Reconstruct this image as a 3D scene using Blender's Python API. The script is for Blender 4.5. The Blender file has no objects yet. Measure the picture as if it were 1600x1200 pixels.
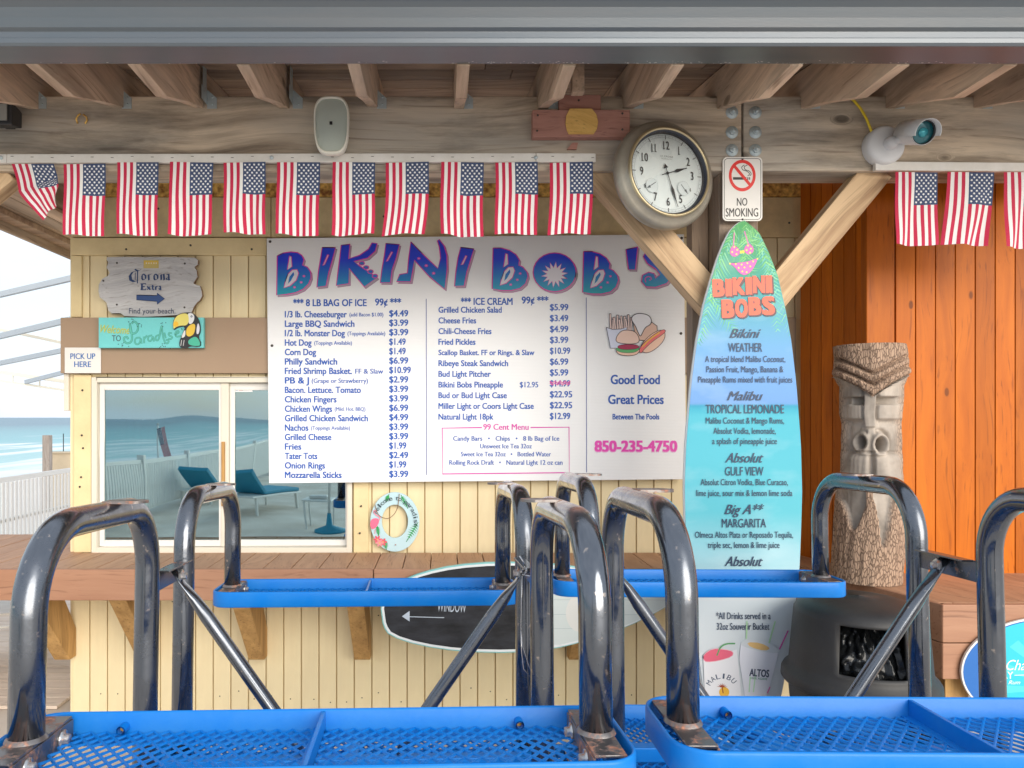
import bpy, bmesh, math, random
from mathutils import Vector, Matrix
from mathutils.geometry import tessellate_polygon
random.seed(7)
R = math.radians
SC = bpy.context.scene
COL = SC.collection
F, CX, CY, H = 1150.0, 690.0, 652.0, 1.75

# ---------------------------------------------------------------- camera, sky, sun, exposure
cd = bpy.data.cameras.new('camera'); cam = bpy.data.objects.new('camera', cd); COL.objects.link(cam)
cam.location = (0, 0, H); cam.rotation_euler = (R(90), 0, 0)
cd.sensor_width = 36; cd.lens = F/1600*36
cd.shift_x = (800-CX)/1600; cd.shift_y = (CY-600)/1600
cd.clip_start = 0.05; cd.clip_end = 12000
SC.camera = cam
world = bpy.data.worlds.new('World'); SC.world = world; world.use_nodes = True
nt = world.node_tree; N = nt.nodes; L = nt.links
for n in list(N): N.remove(n)
SUN_EL, SUN_AZ = 13, 154          # azimuth from +Y, negative = to the left
sky = N.new('ShaderNodeTexSky'); sky.sky_type = 'NISHITA'; sky.sun_disc = False
sky.sun_elevation = R(SUN_EL); sky.sun_rotation = R(SUN_AZ); sky.dust_density = 2.0; sky.air_density = 1.0
tc = N.new('ShaderNodeTexCoord'); mp = N.new('ShaderNodeMapping'); mp.inputs['Scale'].default_value = (1.2, 1.2, 4.5)
L.new(tc.outputs['Generated'], mp.inputs['Vector'])
no = N.new('ShaderNodeTexNoise'); no.inputs['Scale'].default_value = 2.2; no.inputs['Detail'].default_value = 7; no.inputs['Roughness'].default_value = .55
L.new(mp.outputs[0], no.inputs['Vector'])
cr = N.new('ShaderNodeValToRGB'); cr.color_ramp.elements[0].position = .34; cr.color_ramp.elements[1].position = .62
cr.color_ramp.elements[0].color = (.60,)*3+(1,); cr.color_ramp.elements[1].color = (1,)*3+(1,)
L.new(no.outputs['Fac'], cr.inputs['Fac'])
mx = N.new('ShaderNodeMixRGB'); L.new(cr.outputs['Color'], mx.inputs['Fac']); L.new(sky.outputs[0], mx.inputs[1])
mx.inputs[2].default_value = (4.3, 4.65, 5.2, 1)
bg = N.new('ShaderNodeBackground'); bg.inputs['Strength'].default_value = 0.085
L.new(mx.outputs[0], bg.inputs['Color'])
wo = N.new('ShaderNodeOutputWorld'); L.new(bg.outputs[0], wo.inputs['Surface'])
sd = bpy.data.lights.new('sun', 'SUN'); sun = bpy.data.objects.new('sun', sd); COL.objects.link(sun)
sd.energy = 1.5; sd.angle = R(52); sd.color = (1, .94, .85)
az, el = R(SUN_AZ), R(SUN_EL)
sdir = Vector((math.sin(az)*math.cos(el), math.cos(az)*math.cos(el), math.sin(el)))
sun.rotation_euler = sdir.to_track_quat('Z', 'Y').to_euler()
vs = SC.view_settings; vs.view_transform = 'Standard'; vs.look = 'None'; vs.gamma = 1; vs.use_curve_mapping = False
vs.exposure = 1.5

# ---------------------------------------------------------------- helpers
def P(px, py, d): return Vector(((px-CX)/F*d, d, H-(py-CY)/F*d))
def PX(px, d): return (px-CX)/F*d
def PZ(py, d): return H-(py-CY)/F*d

MATS = {}
def base_mat(name):
    m = bpy.data.materials.new(name); m.use_nodes = True
    n = m.node_tree.nodes; b = n['Principled BSDF']
    return m, n, m.node_tree.links, b
def mat(name, col, rough=.6, metal=0, dirt=.12, scale=6, bump=0.0, bscale=60, dirtcol=None, spec=.5, coat=0, rnd=.0, stretch=None):
    """paint / plastic / metal with soft large-scale wear and fine relief"""
    if name in MATS: return MATS[name]
    m, n, l, b = base_mat(name)
    t = n.new('ShaderNodeTexCoord'); src = t.outputs['Object']
    if stretch:
        q = n.new('ShaderNodeMapping'); q.inputs['Scale'].default_value = stretch; l.new(src, q.inputs[0]); src = q.outputs[0]
    a = n.new('ShaderNodeTexNoise'); a.inputs['Scale'].default_value = scale; a.inputs['Detail'].default_value = 8; a.inputs['Roughness'].default_value = .65
    l.new(src, a.inputs['Vector'])
    r = n.new('ShaderNodeValToRGB'); r.color_ramp.elements[0].position = .35; r.color_ramp.elements[1].position = .7
    dc = dirtcol or tuple(c*(1-dirt*2.2) for c in col)
    r.color_ramp.elements[0].color = tuple(col)+(1,); r.color_ramp.elements[1].color = tuple(c*(1-min(1, dirt*3))+d*min(1, dirt*3) for c, d in zip(col, dc))+(1,)
    l.new(a.outputs['Fac'], r.inputs['Fac'])
    out = r.outputs['Color']
    if rnd: out = randomise(n, l, out, rnd)
    l.new(out, b.inputs['Base Color'])
    b.inputs['Roughness'].default_value = rough; b.inputs['Metallic'].default_value = metal
    b.inputs['Specular IOR Level'].default_value = spec; b.inputs['Coat Weight'].default_value = coat
    if bump:
        a2 = n.new('ShaderNodeTexNoise'); a2.inputs['Scale'].default_value = bscale; a2.inputs['Detail'].default_value = 5
        l.new(src, a2.inputs['Vector'])
        bp = n.new('ShaderNodeBump'); bp.inputs['Strength'].default_value = bump; bp.inputs['Distance'].default_value = .01
        l.new(a2.outputs['Fac'], bp.inputs['Height']); l.new(bp.outputs[0], b.inputs['Normal'])
    MATS[name] = m; return m
def randomise(n, l, out, amt):
    oi = n.new('ShaderNodeObjectInfo'); mr = n.new('ShaderNodeMapRange'); mr.inputs['To Min'].default_value = 1-amt; mr.inputs['To Max'].default_value = 1+amt
    l.new(oi.outputs['Random'], mr.inputs['Value'])
    hs = n.new('ShaderNodeHueSaturation'); l.new(mr.outputs[0], hs.inputs['Value']); l.new(out, hs.inputs['Color'])
    return hs.outputs['Color']
def wood(name, light, dark, axis='X', scale=1.0, knots=0.0, rough=.75, rnd=.12, grey=None, stain=0, bump=.35, contrast=.25):
    if name in MATS: return MATS[name]
    m, n, l, b = base_mat(name)
    t = n.new('ShaderNodeTexCoord'); oi = n.new('ShaderNodeObjectInfo')
    va = n.new('ShaderNodeVectorMath'); va.operation = 'ADD'
    vm = n.new('ShaderNodeVectorMath'); vm.operation = 'SCALE'; vm.inputs['Scale'].default_value = 13.7
    cx = n.new('ShaderNodeCombineXYZ')
    for k in range(3): l.new(oi.outputs['Random'], cx.inputs[k])
    l.new(cx.outputs[0], vm.inputs[0]); l.new(t.outputs['Object'], va.inputs[0]); l.new(vm.outputs[0], va.inputs[1])
    s = {'X': (1.2, 18, 18), 'Y': (18, 1.2, 18), 'Z': (18, 18, 1.2)}[axis]
    # warp so the grain flows
    w = n.new('ShaderNodeTexNoise'); w.inputs['Scale'].default_value = 1.7*scale; w.inputs['Detail'].default_value = 1
    l.new(va.outputs[0], w.inputs['Vector'])
    wm = n.new('ShaderNodeVectorMath'); wm.operation = 'SCALE'; wm.inputs['Scale'].default_value = .16
    l.new(w.outputs['Color'], wm.inputs[0])
    wa = n.new('ShaderNodeVectorMath'); l.new(va.outputs[0], wa.inputs[0]); l.new(wm.outputs[0], wa.inputs[1])
    src = wa.outputs[0]
    kn = None
    if knots:
        mk = n.new('ShaderNodeMapping'); mk.inputs['Scale'].default_value = {'X': (.55, .02, 1.1), 'Y': (.02, .55, 1.1), 'Z': (1.1, .02, .55)}[axis]
        l.new(va.outputs[0], mk.inputs[0])
        vo = n.new('ShaderNodeTexVoronoi'); vo.inputs['Scale'].default_value = 4.5; vo.inputs['Randomness'].default_value = 1
        l.new(mk.outputs[0], vo.inputs['Vector'])
        sx = n.new('ShaderNodeSeparateColor'); l.new(vo.outputs['Color'], sx.inputs[0])
        gt = n.new('ShaderNodeMath'); gt.operation = 'GREATER_THAN'; gt.inputs[1].default_value = .45; l.new(sx.outputs[0], gt.inputs[0])
        da = n.new('ShaderNodeMath'); l.new(vo.outputs['Distance'], da.inputs[0]); l.new(gt.outputs[0], da.inputs[1])
        kr = n.new('ShaderNodeValToRGB'); kr.color_ramp.elements[0].position = .04; kr.color_ramp.elements[0].color = (1, 1, 1, 1)
        kr.color_ramp.elements[1].position = .04+knots; kr.color_ramp.elements[1].color = (0, 0, 0, 1)
        l.new(da.outputs[0], kr.inputs['Fac']); kn = kr.outputs['Color']
        kr.color_ramp.interpolation = 'EASE'
        l.new(vo.outputs['Distance'], kr.inputs['Fac']); kn = kr.outputs['Color']
        ks = n.new('ShaderNodeVectorMath'); ks.operation = 'SCALE'; ks.inputs['Scale'].default_value = .12; l.new(kn, ks.inputs[0])
        ka = n.new('ShaderNodeVectorMath'); l.new(src, ka.inputs[0]); l.new(ks.outputs[0], ka.inputs[1]); src = ka.outputs[0]
    mp = n.new('ShaderNodeMapping'); mp.inputs['Scale'].default_value = tuple(v*scale for v in s); l.new(src, mp.inputs[0])
    g = n.new('ShaderNodeTexNoise'); g.inputs['Scale'].default_value = 1; g.inputs['Detail'].default_value = 9; g.inputs['Roughness'].default_value = .62
    l.new(mp.outputs[0], g.inputs['Vector'])
    rp = n.new('ShaderNodeValToRGB'); rp.color_ramp.elements[0].position = .5-contrast; rp.color_ramp.elements[1].position = .5+contrast*.6
    rp.color_ramp.elements[0].color = tuple(dark)+(1,); rp.color_ramp.elements[1].color = tuple(light)+(1,)
    l.new(g.outputs['Fac'], rp.inputs['Fac']); out = rp.outputs['Color']
    if grey:
        gn = n.new('ShaderNodeTexNoise'); gn.inputs['Scale'].default_value = 1.6; gn.inputs['Detail'].default_value = 6
        mg = n.new('ShaderNodeMapping'); mg.inputs['Scale'].default_value = {'X': (.7, 2.5, 2.5), 'Y': (2.5, .7, 2.5), 'Z': (2.5, 2.5, .7)}[axis]
        l.new(va.outputs[0], mg.inputs[0]); l.new(mg.outputs[0], gn.inputs['Vector'])
        gr = n.new('ShaderNodeValToRGB'); gr.color_ramp.elements[0].position = .42; gr.color_ramp.elements[1].position = .66
        gr.color_ramp.elements[0].color = (0, 0, 0, 1); gr.color_ramp.elements[1].color = (.8, .8, .8, 1)
        l.new(gn.outputs['Fac'], gr.inputs['Fac'])
        mg2 = n.new('ShaderNodeMixRGB'); mg2.blend_type = 'MIX'; l.new(gr.outputs['Color'], mg2.inputs['Fac']); l.new(out, mg2.inputs[1]); mg2.inputs[2].default_value = tuple(grey)+(1,)
        out = mg2.outputs[0]
    if kn:
        mk2 = n.new('ShaderNodeMixRGB'); mf = n.new('ShaderNodeMath'); mf.operation = 'MULTIPLY'; mf.inputs[1].default_value = .8
        l.new(kn, mf.inputs[0]); l.new(mf.outputs[0], mk2.inputs['Fac']); l.new(out, mk2.inputs[1]); mk2.inputs[2].default_value = tuple(c*.35 for c in dark)+(1,)
        out = mk2.outputs[0]
    if stain:
        sn = n.new('ShaderNodeTexNoise'); sn.inputs['Scale'].default_value = 1; sn.inputs['Detail'].default_value = 7; sn.inputs['Roughness'].default_value = .7
        sm_ = n.new('ShaderNodeMapping'); sm_.inputs['Scale'].default_value = {'X': (.9, 6, 6), 'Y': (6, .9, 6), 'Z': (6, 6, .9)}[axis]; l.new(src, sm_.inputs[0]); l.new(sm_.outputs[0], sn.inputs['Vector'])
        sr = n.new('ShaderNodeValToRGB'); sr.color_ramp.elements[0].position = .50; sr.color_ramp.elements[1].position = .68; sr.color_ramp.elements[0].color = (1, 1, 1, 1); sr.color_ramp.elements[1].color = (1-stain,)*3+(1,)
        l.new(sn.outputs['Fac'], sr.inputs['Fac']); sq = n.new('ShaderNodeMixRGB'); sq.blend_type = 'MULTIPLY'; sq.inputs['Fac'].default_value = 1; l.new(out, sq.inputs[1]); l.new(sr.outputs['Color'], sq.inputs[2]); out = sq.outputs[0]
    # fine dark checks along the grain
    fc = n.new('ShaderNodeTexNoise'); fc.inputs['Scale'].default_value = 1; fc.inputs['Detail'].default_value = 3
    mf2 = n.new('ShaderNodeMapping'); mf2.inputs['Scale'].default_value = tuple(v*scale*(5 if v > 5 else 1.3) for v in s); l.new(src, mf2.inputs[0]); l.new(mf2.outputs[0], fc.inputs['Vector'])
    fr = n.new('ShaderNodeValToRGB'); fr.color_ramp.elements[0].position = .28; fr.color_ramp.elements[0].color = (.55, .5, .48, 1); fr.color_ramp.elements[1].position = .42; fr.color_ramp.elements[1].color = (1, 1, 1, 1)
    l.new(fc.outputs['Fac'], fr.inputs['Fac'])
    mm = n.new('ShaderNodeMixRGB'); mm.blend_type = 'MULTIPLY'; mm.inputs['Fac'].default_value = .8; l.new(out, mm.inputs[1]); l.new(fr.outputs['Color'], mm.inputs[2]); out = mm.outputs[0]
    if rnd: out = randomise(n, l, out, rnd)
    l.new(out, b.inputs['Base Color']); b.inputs['Roughness'].default_value = rough
    bp = n.new('ShaderNodeBump'); bp.inputs['Strength'].default_value = bump; bp.inputs['Distance'].default_value = .006
    l.new(g.outputs['Fac'], bp.inputs['Height'])
    bp2 = n.new('ShaderNodeBump'); bp2.inputs['Strength'].default_value = bump; bp2.inputs['Distance'].default_value = .003
    l.new(fc.outputs['Fac'], bp2.inputs['Height']); l.new(bp.outputs[0], bp2.inputs['Normal']); l.new(bp2.outputs[0], b.inputs['Normal'])
    MATS[name] = m; return m
def rusty(name, col, rust=(.32, .10, .03), amount=.5, rough=.3, metal=.8, scale=18):
    if name in MATS: return MATS[name]
    m, n, l, b = base_mat(name)
    t = n.new('ShaderNodeTexCoord')
    a = n.new('ShaderNodeTexNoise'); a.inputs['Scale'].default_value = scale; a.inputs['Detail'].default_value = 8; a.inputs['Roughness'].default_value = .7
    l.new(t.outputs['Object'], a.inputs['Vector'])
    r = n.new('ShaderNodeValToRGB'); r.color_ramp.elements[0].position = 1-amount-.06; r.color_ramp.elements[1].position = 1-amount+.06
    l.new(a.outputs['Fac'], r.inputs['Fac'])
    x = n.new('ShaderNodeMixRGB'); l.new(r.outputs['Color'], x.inputs['Fac']); x.inputs[1].default_value = tuple(col)+(1,)
    a2 = n.new('ShaderNodeTexNoise'); a2.inputs['Scale'].default_value = scale*4; l.new(t.outputs['Object'], a2.inputs['Vector'])
    r2 = n.new('ShaderNodeValToRGB'); r2.color_ramp.elements[0].color = tuple(c*.35 for c in rust)+(1,); r2.color_ramp.elements[1].color = tuple(min(1, c*1.9) for c in rust)+(1,)
    r2.color_ramp.elements[0].position = .3; r2.color_ramp.elements[1].position = .7
    l.new(a2.outputs['Fac'], r2.inputs['Fac']); l.new(r2.outputs['Color'], x.inputs[2]); l.new(x.outputs[0], b.inputs['Base Color'])
    for inp, v0, v1 in (('Roughness', rough, .85), ('Metallic', metal, 0)):
        q = n.new('ShaderNodeMapRange'); q.inputs['To Min'].default_value = v0; q.inputs['To Max'].default_value = v1
        l.new(r.outputs['Color'], q.inputs['Value']); l.new(q.outputs[0], b.inputs[inp])
    bp = n.new('ShaderNodeBump'); bp.inputs['Strength'].default_value = .25; bp.inputs['Distance'].default_value = .004
    l.new(r.outputs['Color'], bp.inputs['Height']); l.new(bp.outputs[0], b.inputs['Normal'])
    MATS[name] = m; return m
def ink(col, rough=.45):
    k = 'ink_%.3f_%.3f_%.3f' % tuple(col)
    if k in MATS: return MATS[k]
    m, n, l, b = base_mat(k)
    b.inputs['Base Color'].default_value = tuple(col)+(1,); b.inputs['Roughness'].default_value = rough
    MATS[k] = m; return m

class MB:
    """collects faces, links them as ONE object"""
    def __init__(s): s.v = []; s.f = []; s.m = []; s.sm = []
    def add(s, verts, faces, mi=0, smooth=False):
        o = len(s.v); s.v += [tuple(v) for v in verts]
        for f in faces: s.f.append(tuple(i+o for i in f)); s.m.append(mi); s.sm.append(smooth)
        return s
    def box(s, x0, x1, y0, y1, z0, z1, mi=0):
        v = [(x, y, z) for z in (z0, z1) for y in (y0, y1) for x in (x0, x1)]
        return s.add(v, [(0, 2, 3, 1), (4, 5, 7, 6), (0, 1, 5, 4), (2, 6, 7, 3), (0, 4, 6, 2), (1, 3, 7, 5)], mi)
    def hexa(s, a, b, mi=0):
        """a, b: two quads (4 points each) joined"""
        return s.add(list(a)+list(b), [(3, 2, 1, 0), (4, 5, 6, 7), (0, 1, 5, 4), (1, 2, 6, 5), (2, 3, 7, 6), (3, 0, 4, 7)], mi)
    def beam(s, p, q, w, h, up=(0, 0, 1), mi=0):
        p, q = Vector(p), Vector(q); d = (q-p).normalized(); u = Vector(up)
        sx = d.cross(u).normalized(); uz = sx.cross(d).normalized()
        a = [p+sx*i*w/2+uz*j*h/2 for i, j in ((-1, -1), (1, -1), (1, 1), (-1, 1))]
        return s.hexa(a, [v+(q-p) for v in a], mi)
    def tube(s, path, r, seg=20, mi=0, caps=True, closed=False):
        path = [Vector(p) for p in path]; n = len(path); rr = r if isinstance(r, (list, tuple)) else [r]*n
        T = []
        for i in range(n):
            a = path[(i-1) % n] if (closed or i) else path[0]; b = path[(i+1) % n] if (closed or i < n-1) else path[-1]
            T.append((b-a).normalized())
        ref = Vector((0, 0, 1)) if abs(T[0].z) < .9 else Vector((1, 0, 0))
        u = T[0].cross(ref).normalized(); vs_ = []
        for i in range(n):
            u = (u-T[i]*u.dot(T[i])).normalized(); w = T[i].cross(u)
            for k in range(seg):
                a = 2*math.pi*k/seg; vs_.append(path[i]+(u*math.cos(a)+w*math.sin(a))*rr[i])
        fs = []
        for i in range(n if closed else n-1):
            j = (i+1) % n
            for k in range(seg):
                k2 = (k+1) % seg; fs.append((i*seg+k, i*seg+k2, j*seg+k2, j*seg+k))
        s.add(vs_, fs, mi, True)
        if caps and not closed:
            s.add(vs_[:seg], [tuple(range(seg))[::-1]], mi); s.add(vs_[-seg:], [tuple(range(seg))], mi)
        return s
    def lathe(s, prof, c=(0, 0, 0), axis='Z', seg=32, mi=0, sx=1, sy=1, smooth=True):
        """prof: (radius, height) pairs"""
        vs_ = []
        for r, h in prof:
            for k in range(seg):
                a = 2*math.pi*k/seg; x, y, z = r*math.cos(a)*sx, r*math.sin(a)*sy, h
                if axis == 'Y': x, y, z = x, h, y
                if axis == 'X': x, y, z = h, x, y
                vs_.append((x+c[0], y+c[1], z+c[2]))
        fs = [(i*seg+k, i*seg+(k+1) % seg, (i+1)*seg+(k+1) % seg, (i+1)*seg+k) for i in range(len(prof)-1) for k in range(seg)]
        return s.add(vs_, fs, mi, smooth)
    def prism(s, pts, y0, y1, mi=0, axis='Y', mi_side=None):
        """closed outline pts (a, b) extruded from y0 to y1; axis Y: (x, z) outline; X: (y, z) outline; Z: (x, y)"""
        def m3(p, t): return (p[0], t, p[1]) if axis == 'Y' else ((t, p[0], p[1]) if axis == 'X' else (p[0], p[1], t))
        n = len(pts); tri = tessellate_polygon([[Vector((p[0], p[1], 0)) for p in pts]])
        s.add([m3(p, y0) for p in pts], tri, mi); s.add([m3(p, y1) for p in pts], tri, mi)
        s.add([m3(p, y0) for p in pts]+[m3(p, y1) for p in pts], [(i, (i+1) % n, (i+1) % n+n, i+n) for i in range(n)], mi if mi_side is None else mi_side)
        return s
    def build(s, name, mats, parent=None, bevel=0, fix=True, seg=2):
        me = bpy.data.meshes.new(name); me.from_pydata(s.v, [], s.f)
        if not isinstance(mats, (list, tuple)): mats = [mats]
        for m in mats: me.materials.append(m)
        me.polygons.foreach_set('material_index', s.m); me.polygons.foreach_set('use_smooth', s.sm)
        if fix:
            bm = bmesh.new(); bm.from_mesh(me); bmesh.ops.remove_doubles(bm, verts=bm.verts, dist=1e-6)
            bmesh.ops.recalc_face_normals(bm, faces=bm.faces)
            if bevel:
                es = [e for e in bm.edges if len(e.link_faces) == 2 and e.calc_face_angle(0) > .6]
                bmesh.ops.bevel(bm, geom=es, offset=bevel, segments=seg, affect='EDGES', clamp_overlap=True, profile=.5)
            bm.to_mesh(me); bm.free()
        me.update()
        return link(name, me, parent)
def link(name, me, parent=None):
    o = bpy.data.objects.new(name, me); COL.objects.link(o)
    if parent is not None: o.parent = parent
    return o
def tag(o, label=None, cat=None, group=None, kind=None):
    if label: o['label'] = label
    if cat: o['category'] = cat
    if group: o['group'] = group
    if kind: o['kind'] = kind
    return o
def thing(name, label, cat, loc=(0, 0, 0), rot=(0, 0, 0), group=None):
    o = bpy.data.objects.new(name, None); COL.objects.link(o); o.location = loc; o.rotation_euler = rot; o.empty_display_size = .1
    return tag(o, label, cat, group)
def copy_tree(o, parent=None):
    c = o.copy(); COL.objects.link(c)
    if parent is not None: c.parent = parent
    for ch in [x for x in KIDS.get(o.name, [])]: copy_tree(ch, c)
    return c
KIDS = {}
def kids_index():
    KIDS.clear()
    for x in bpy.data.objects:
        if x.parent: KIDS.setdefault(x.parent.name, []).append(x)
def arc(c, r, a0, a1, n=8, e1=(1, 0, 0), e2=(0, 0, 1)):
    c = Vector(c); e1, e2 = Vector(e1), Vector(e2)
    return [c+e1*r*math.cos(R(a0+(a1-a0)*i/n))+e2*r*math.sin(R(a0+(a1-a0)*i/n)) for i in range(n+1)]

# ---- flat print and lettering: every sign gets an Art whose local x,z plane is the face of the sign
_tc = {}
def text2d(s, weight=0.0, shear=0.0):
    k = (s, weight, shear)
    if k not in _tc:
        c = bpy.data.curves.new('t', 'FONT'); c.body = s; c.offset = weight; c.shear = shear; c.resolution_u = 3
        o = bpy.data.objects.new('t', c); COL.objects.link(o); bpy.context.view_layer.update()
        m = o.to_mesh(); v = [(p.co.x, p.co.y) for p in m.vertices]; f = [tuple(p.vertices) for p in m.polygons]
        o.to_mesh_clear(); bpy.data.objects.remove(o); bpy.data.curves.remove(c); _tc[k] = (v, f)
    return _tc[k]
CAP = max(v[1] for v in text2d('H')[0])
class Art:
    def __init__(s, cx, cy, d, rot=0, y=-.0012):
        s.cx, s.cy, s.k, s.rot, s.y = cx, cy, d/F, rot, y; s.lay = 0; s.mb = MB(); s.cols = []; s.clip = None
    def loc(s, x, y):
        if s.clip: x = s.clip(x, y)
        a, b = x-s.cx, -(y-s.cy); c, q = math.cos(-s.rot), math.sin(-s.rot)
        return (a*c-b*q)*s.k, (a*q+b*c)*s.k
    def mi(s, col):
        if not isinstance(col, bpy.types.Material): col = ink(col)
        if col not in s.cols: s.cols.append(col)
        return s.cols.index(col)
    def put(s, pts, faces, col, up=1):
        s.lay += up
        s.mb.add([(u, s.y-s.lay*.00004, w) for u, w in (s.loc(*p) for p in pts)], faces, s.mi(col))
    def poly(s, pts, col, line=None, w=1.0, closed=True):
        tri = tessellate_polygon([[Vector((p[0], p[1], 0)) for p in pts]]); s.put(pts, tri, col)
        if line is not None: s.stroke(list(pts)+[pts[0], pts[1]], w, line)
    def stroke(s, pts, w, col, taper=False):
        v, f = [], []; n = len(pts)
        for i in range(n):
            a = pts[max(0, i-1)]; b = pts[min(n-1, i+1)]; dx, dy = b[0]-a[0], b[1]-a[1]; q = math.hypot(dx, dy) or 1
            ww = w/2*((1-i/(n-1)) if taper else 1)
            v += [(pts[i][0]-dy/q*ww, pts[i][1]+dx/q*ww), (pts[i][0]+dy/q*ww, pts[i][1]-dx/q*ww)]
        for i in range(n-1): f.append((2*i, 2*i+1, 2*i+3, 2*i+2))
        s.put(v, f, col)
    def nib(s, pts, w, ang, col, th=.7):
        """broad pen held at an angle: blackletter and script strokes"""
        nx, ny = math.cos(R(ang))*w/2, -math.sin(R(ang))*w/2; tx, ty = ny/w*th*2, -nx/w*th*2
        for a, b in zip(pts[:-1], pts[1:]):
            q = [(a[0]-nx, a[1]-ny), (a[0]+nx, a[1]+ny), (b[0]+nx, b[1]+ny), (b[0]-nx, b[1]-ny)]
            s.put(q, [(0, 1, 2, 3)], col)
            s.stroke([a, b], th, col)
    def ell(s, x, y, rx, ry, col, line=None, w=1, rot=0, n=24, a0=0, a1=360):
        c, q = math.cos(R(rot)), math.sin(R(rot))
        pts = []
        for i in range(n):
            t = R(a0+(a1-a0)*i/n); u, v = rx*math.cos(t), ry*math.sin(t); pts.append((x+u*c-v*q, y+u*q+v*c))
        s.poly(pts, col, line, w)
    def text(s, t, x0, x1, yb, cap, col, weight=.0, shear=0, rot=0, lay=1):
        v, f = text2d(t, 0.0, shear)
        if weight > .004:
            n0 = len(v); sh = [(-weight, 0), (weight, 0)] if weight < .03 else [(-weight, weight*.5), (weight, weight*.5), (-weight, -weight*.5), (weight, -weight*.5), (0, 0)]
            v, f = [(x+dx, y+dy) for dx, dy in sh for x, y in v], [tuple(i+n0*j for i in q) for j in range(len(sh)) for q in f]
            s._two = True
        a, b = min(p[0] for p in v), max(p[0] for p in v); kx = (x1-x0)/(b-a); ky = cap/CAP
        c, q = math.cos(R(rot)), math.sin(R(rot)); xm = (x0+x1)/2
        pts = []
        for p in v:
            x, y = x0+(p[0]-a)*kx-xm, -p[1]*ky; pts.append((xm+x*c-y*q, yb+x*q+y*c))
        n1 = len(text2d(t, 0.0, shear)[0]); m1 = len(text2d(t, 0.0, shear)[1])
        base = s.lay
        for j in range(len(pts)//n1):       # every overprint a hair in front of the one below
            s.put(pts[j*n1:(j+1)*n1], text2d(t, 0.0, shear)[1], col, 0 if j == 0 else .25)
        s.lay = base if lay == 0 else s.lay+lay
    def done(s, name, parent, **k):
        return s.mb.build(name, s.cols, parent, fix=False, **k)
def smooth_pts(pts, it=2, closed=True):
    for _ in range(it):
        q = []; n = len(pts)
        for i in range(n if closed else n-1):
            a, b = pts[i], pts[(i+1) % n]
            q += [(a[0]*.75+b[0]*.25, a[1]*.75+b[1]*.25), (a[0]*.25+b[0]*.75, a[1]*.25+b[1]*.75)]
        pts = q if closed else [pts[0]]+q+[pts[-1]]
    return pts
def rrect(x0, x1, y0, y1, r, n=5):
    p = []
    for cx, cy, a in ((x1-r, y1-r, 0), (x0+r, y1-r, 90), (x0+r, y0+r, 180), (x1-r, y0+r, 270)):
        for i in range(n+1): t = R(a+90*i/n); p.append((cx+r*math.cos(t), cy+r*math.sin(t)))
    return p

# ---------------------------------------------------------------- materials
M = dict(
 cream=mat('cream_siding', (.82, .70, .44), .6, dirt=.14, scale=3, stretch=(2.5, 2.5, .6), bump=.05, bscale=90, rnd=.04, dirtcol=(.6, .47, .27)),
 groove=mat('siding_groove', (.60, .45, .23), .8),
 trim=mat('cream_trim', (.82, .67, .38), .6, dirt=.10, scale=5, bump=.1, bscale=40, dirtcol=(.42, .30, .13)),
 stained=mat('stained_trim', (.84, .68, .38), .7, dirt=.12, scale=7, bump=.15, bscale=30, dirtcol=(.2, .13, .07)),
 band=mat('brown_panel', (.37, .26, .175), .75, dirt=.06, scale=4, bump=.05, bscale=120),
 rust=rusty('rusty_flashing', (.34, .20, .12), (.85, .34, .09), .66, .7, 0, 9),
 beam=wood('weathered_beam', (.72, .59, .44), (.26, .20, .145), 'X', .62, knots=.10, grey=(.46, .42, .36), rnd=.06, contrast=.14, bump=.7, stain=.5),
 rafter=wood('rafter_wood', (.76, .57, .41), (.42, .29, .195), 'Y', .7, knots=.08, grey=(.38, .30, .23), rnd=.14, contrast=.13, bump=.6, stain=.35),
 deckroof=wood('roof_board_wood', (.48, .34, .23), (.18, .11, .08), 'X', 1, rnd=.2),
 brace=wood('brace_wood', (.66, .47, .28), (.36, .22, .12), 'X', .8, rnd=.05, contrast=.14),
 post=wood('post_wood', (.42, .31, .22), (.22, .15, .10), 'Z', 1, knots=.04, grey=(.26, .21, .17)),
 deck=wood('deck_board_wood', (.55, .32, .19), (.38, .20, .115), 'Y', 1.2, rnd=.10, bump=.12, rough=.6, contrast=.35),
 fascia=wood('fascia_wood', (.42, .22, .13), (.32, .15, .085), 'X', .8, rnd=.04, bump=.2, rough=.55, contrast=.3),
 corbel=wood('corbel_wood', (.56, .33, .12), (.30, .16, .05), 'Z', 1, rnd=.08, knots=.03),
 orange=wood('orange_plank', (.58, .155, .007), (.34, .072, .004), 'Z', .9, knots=.03, rnd=.16, rough=.42, bump=.1, contrast=.35),
 white=mat('white_vinyl', (.78, .76, .72), .45, dirt=.05, scale=5, bump=.04),
 offwhite=mat('aged_white_paint', (.72, .70, .66), .5, dirt=.12, scale=12, bump=.12, bscale=30, dirtcol=(.45, .42, .36)),
 frame=mat('cream_vinyl', (.74, .69, .58), .4, dirt=.06, scale=6),
 galv=rusty('galvanised_steel', (.50, .58, .60), (.30, .24, .20), .36, .45, .35, 30),
 screw=mat('screw_steel', (.10, .09, .08), .5, .7),
 gutter=mat('sky_tinted_gutter', (.078, .096, .112), .30, .25, dirt=.08, scale=2.5, bump=.02, dirtcol=(.16, .14, .13), stretch=(.5, 6, 6), spec=.8),  # brown metal; the blue of the reflected sky is mixed into its base colour
 dark=mat('black_plastic', (.02, .02, .022), .4),
 plate=rusty('rusty_plate', (.24, .22, .21), (.26, .115, .07), .45, .35, .85, 22),
 steelbolt=rusty('bolt_steel', (.5, .5, .5), (.3, .14, .08), .42, .3, .9, 60),
)
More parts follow.
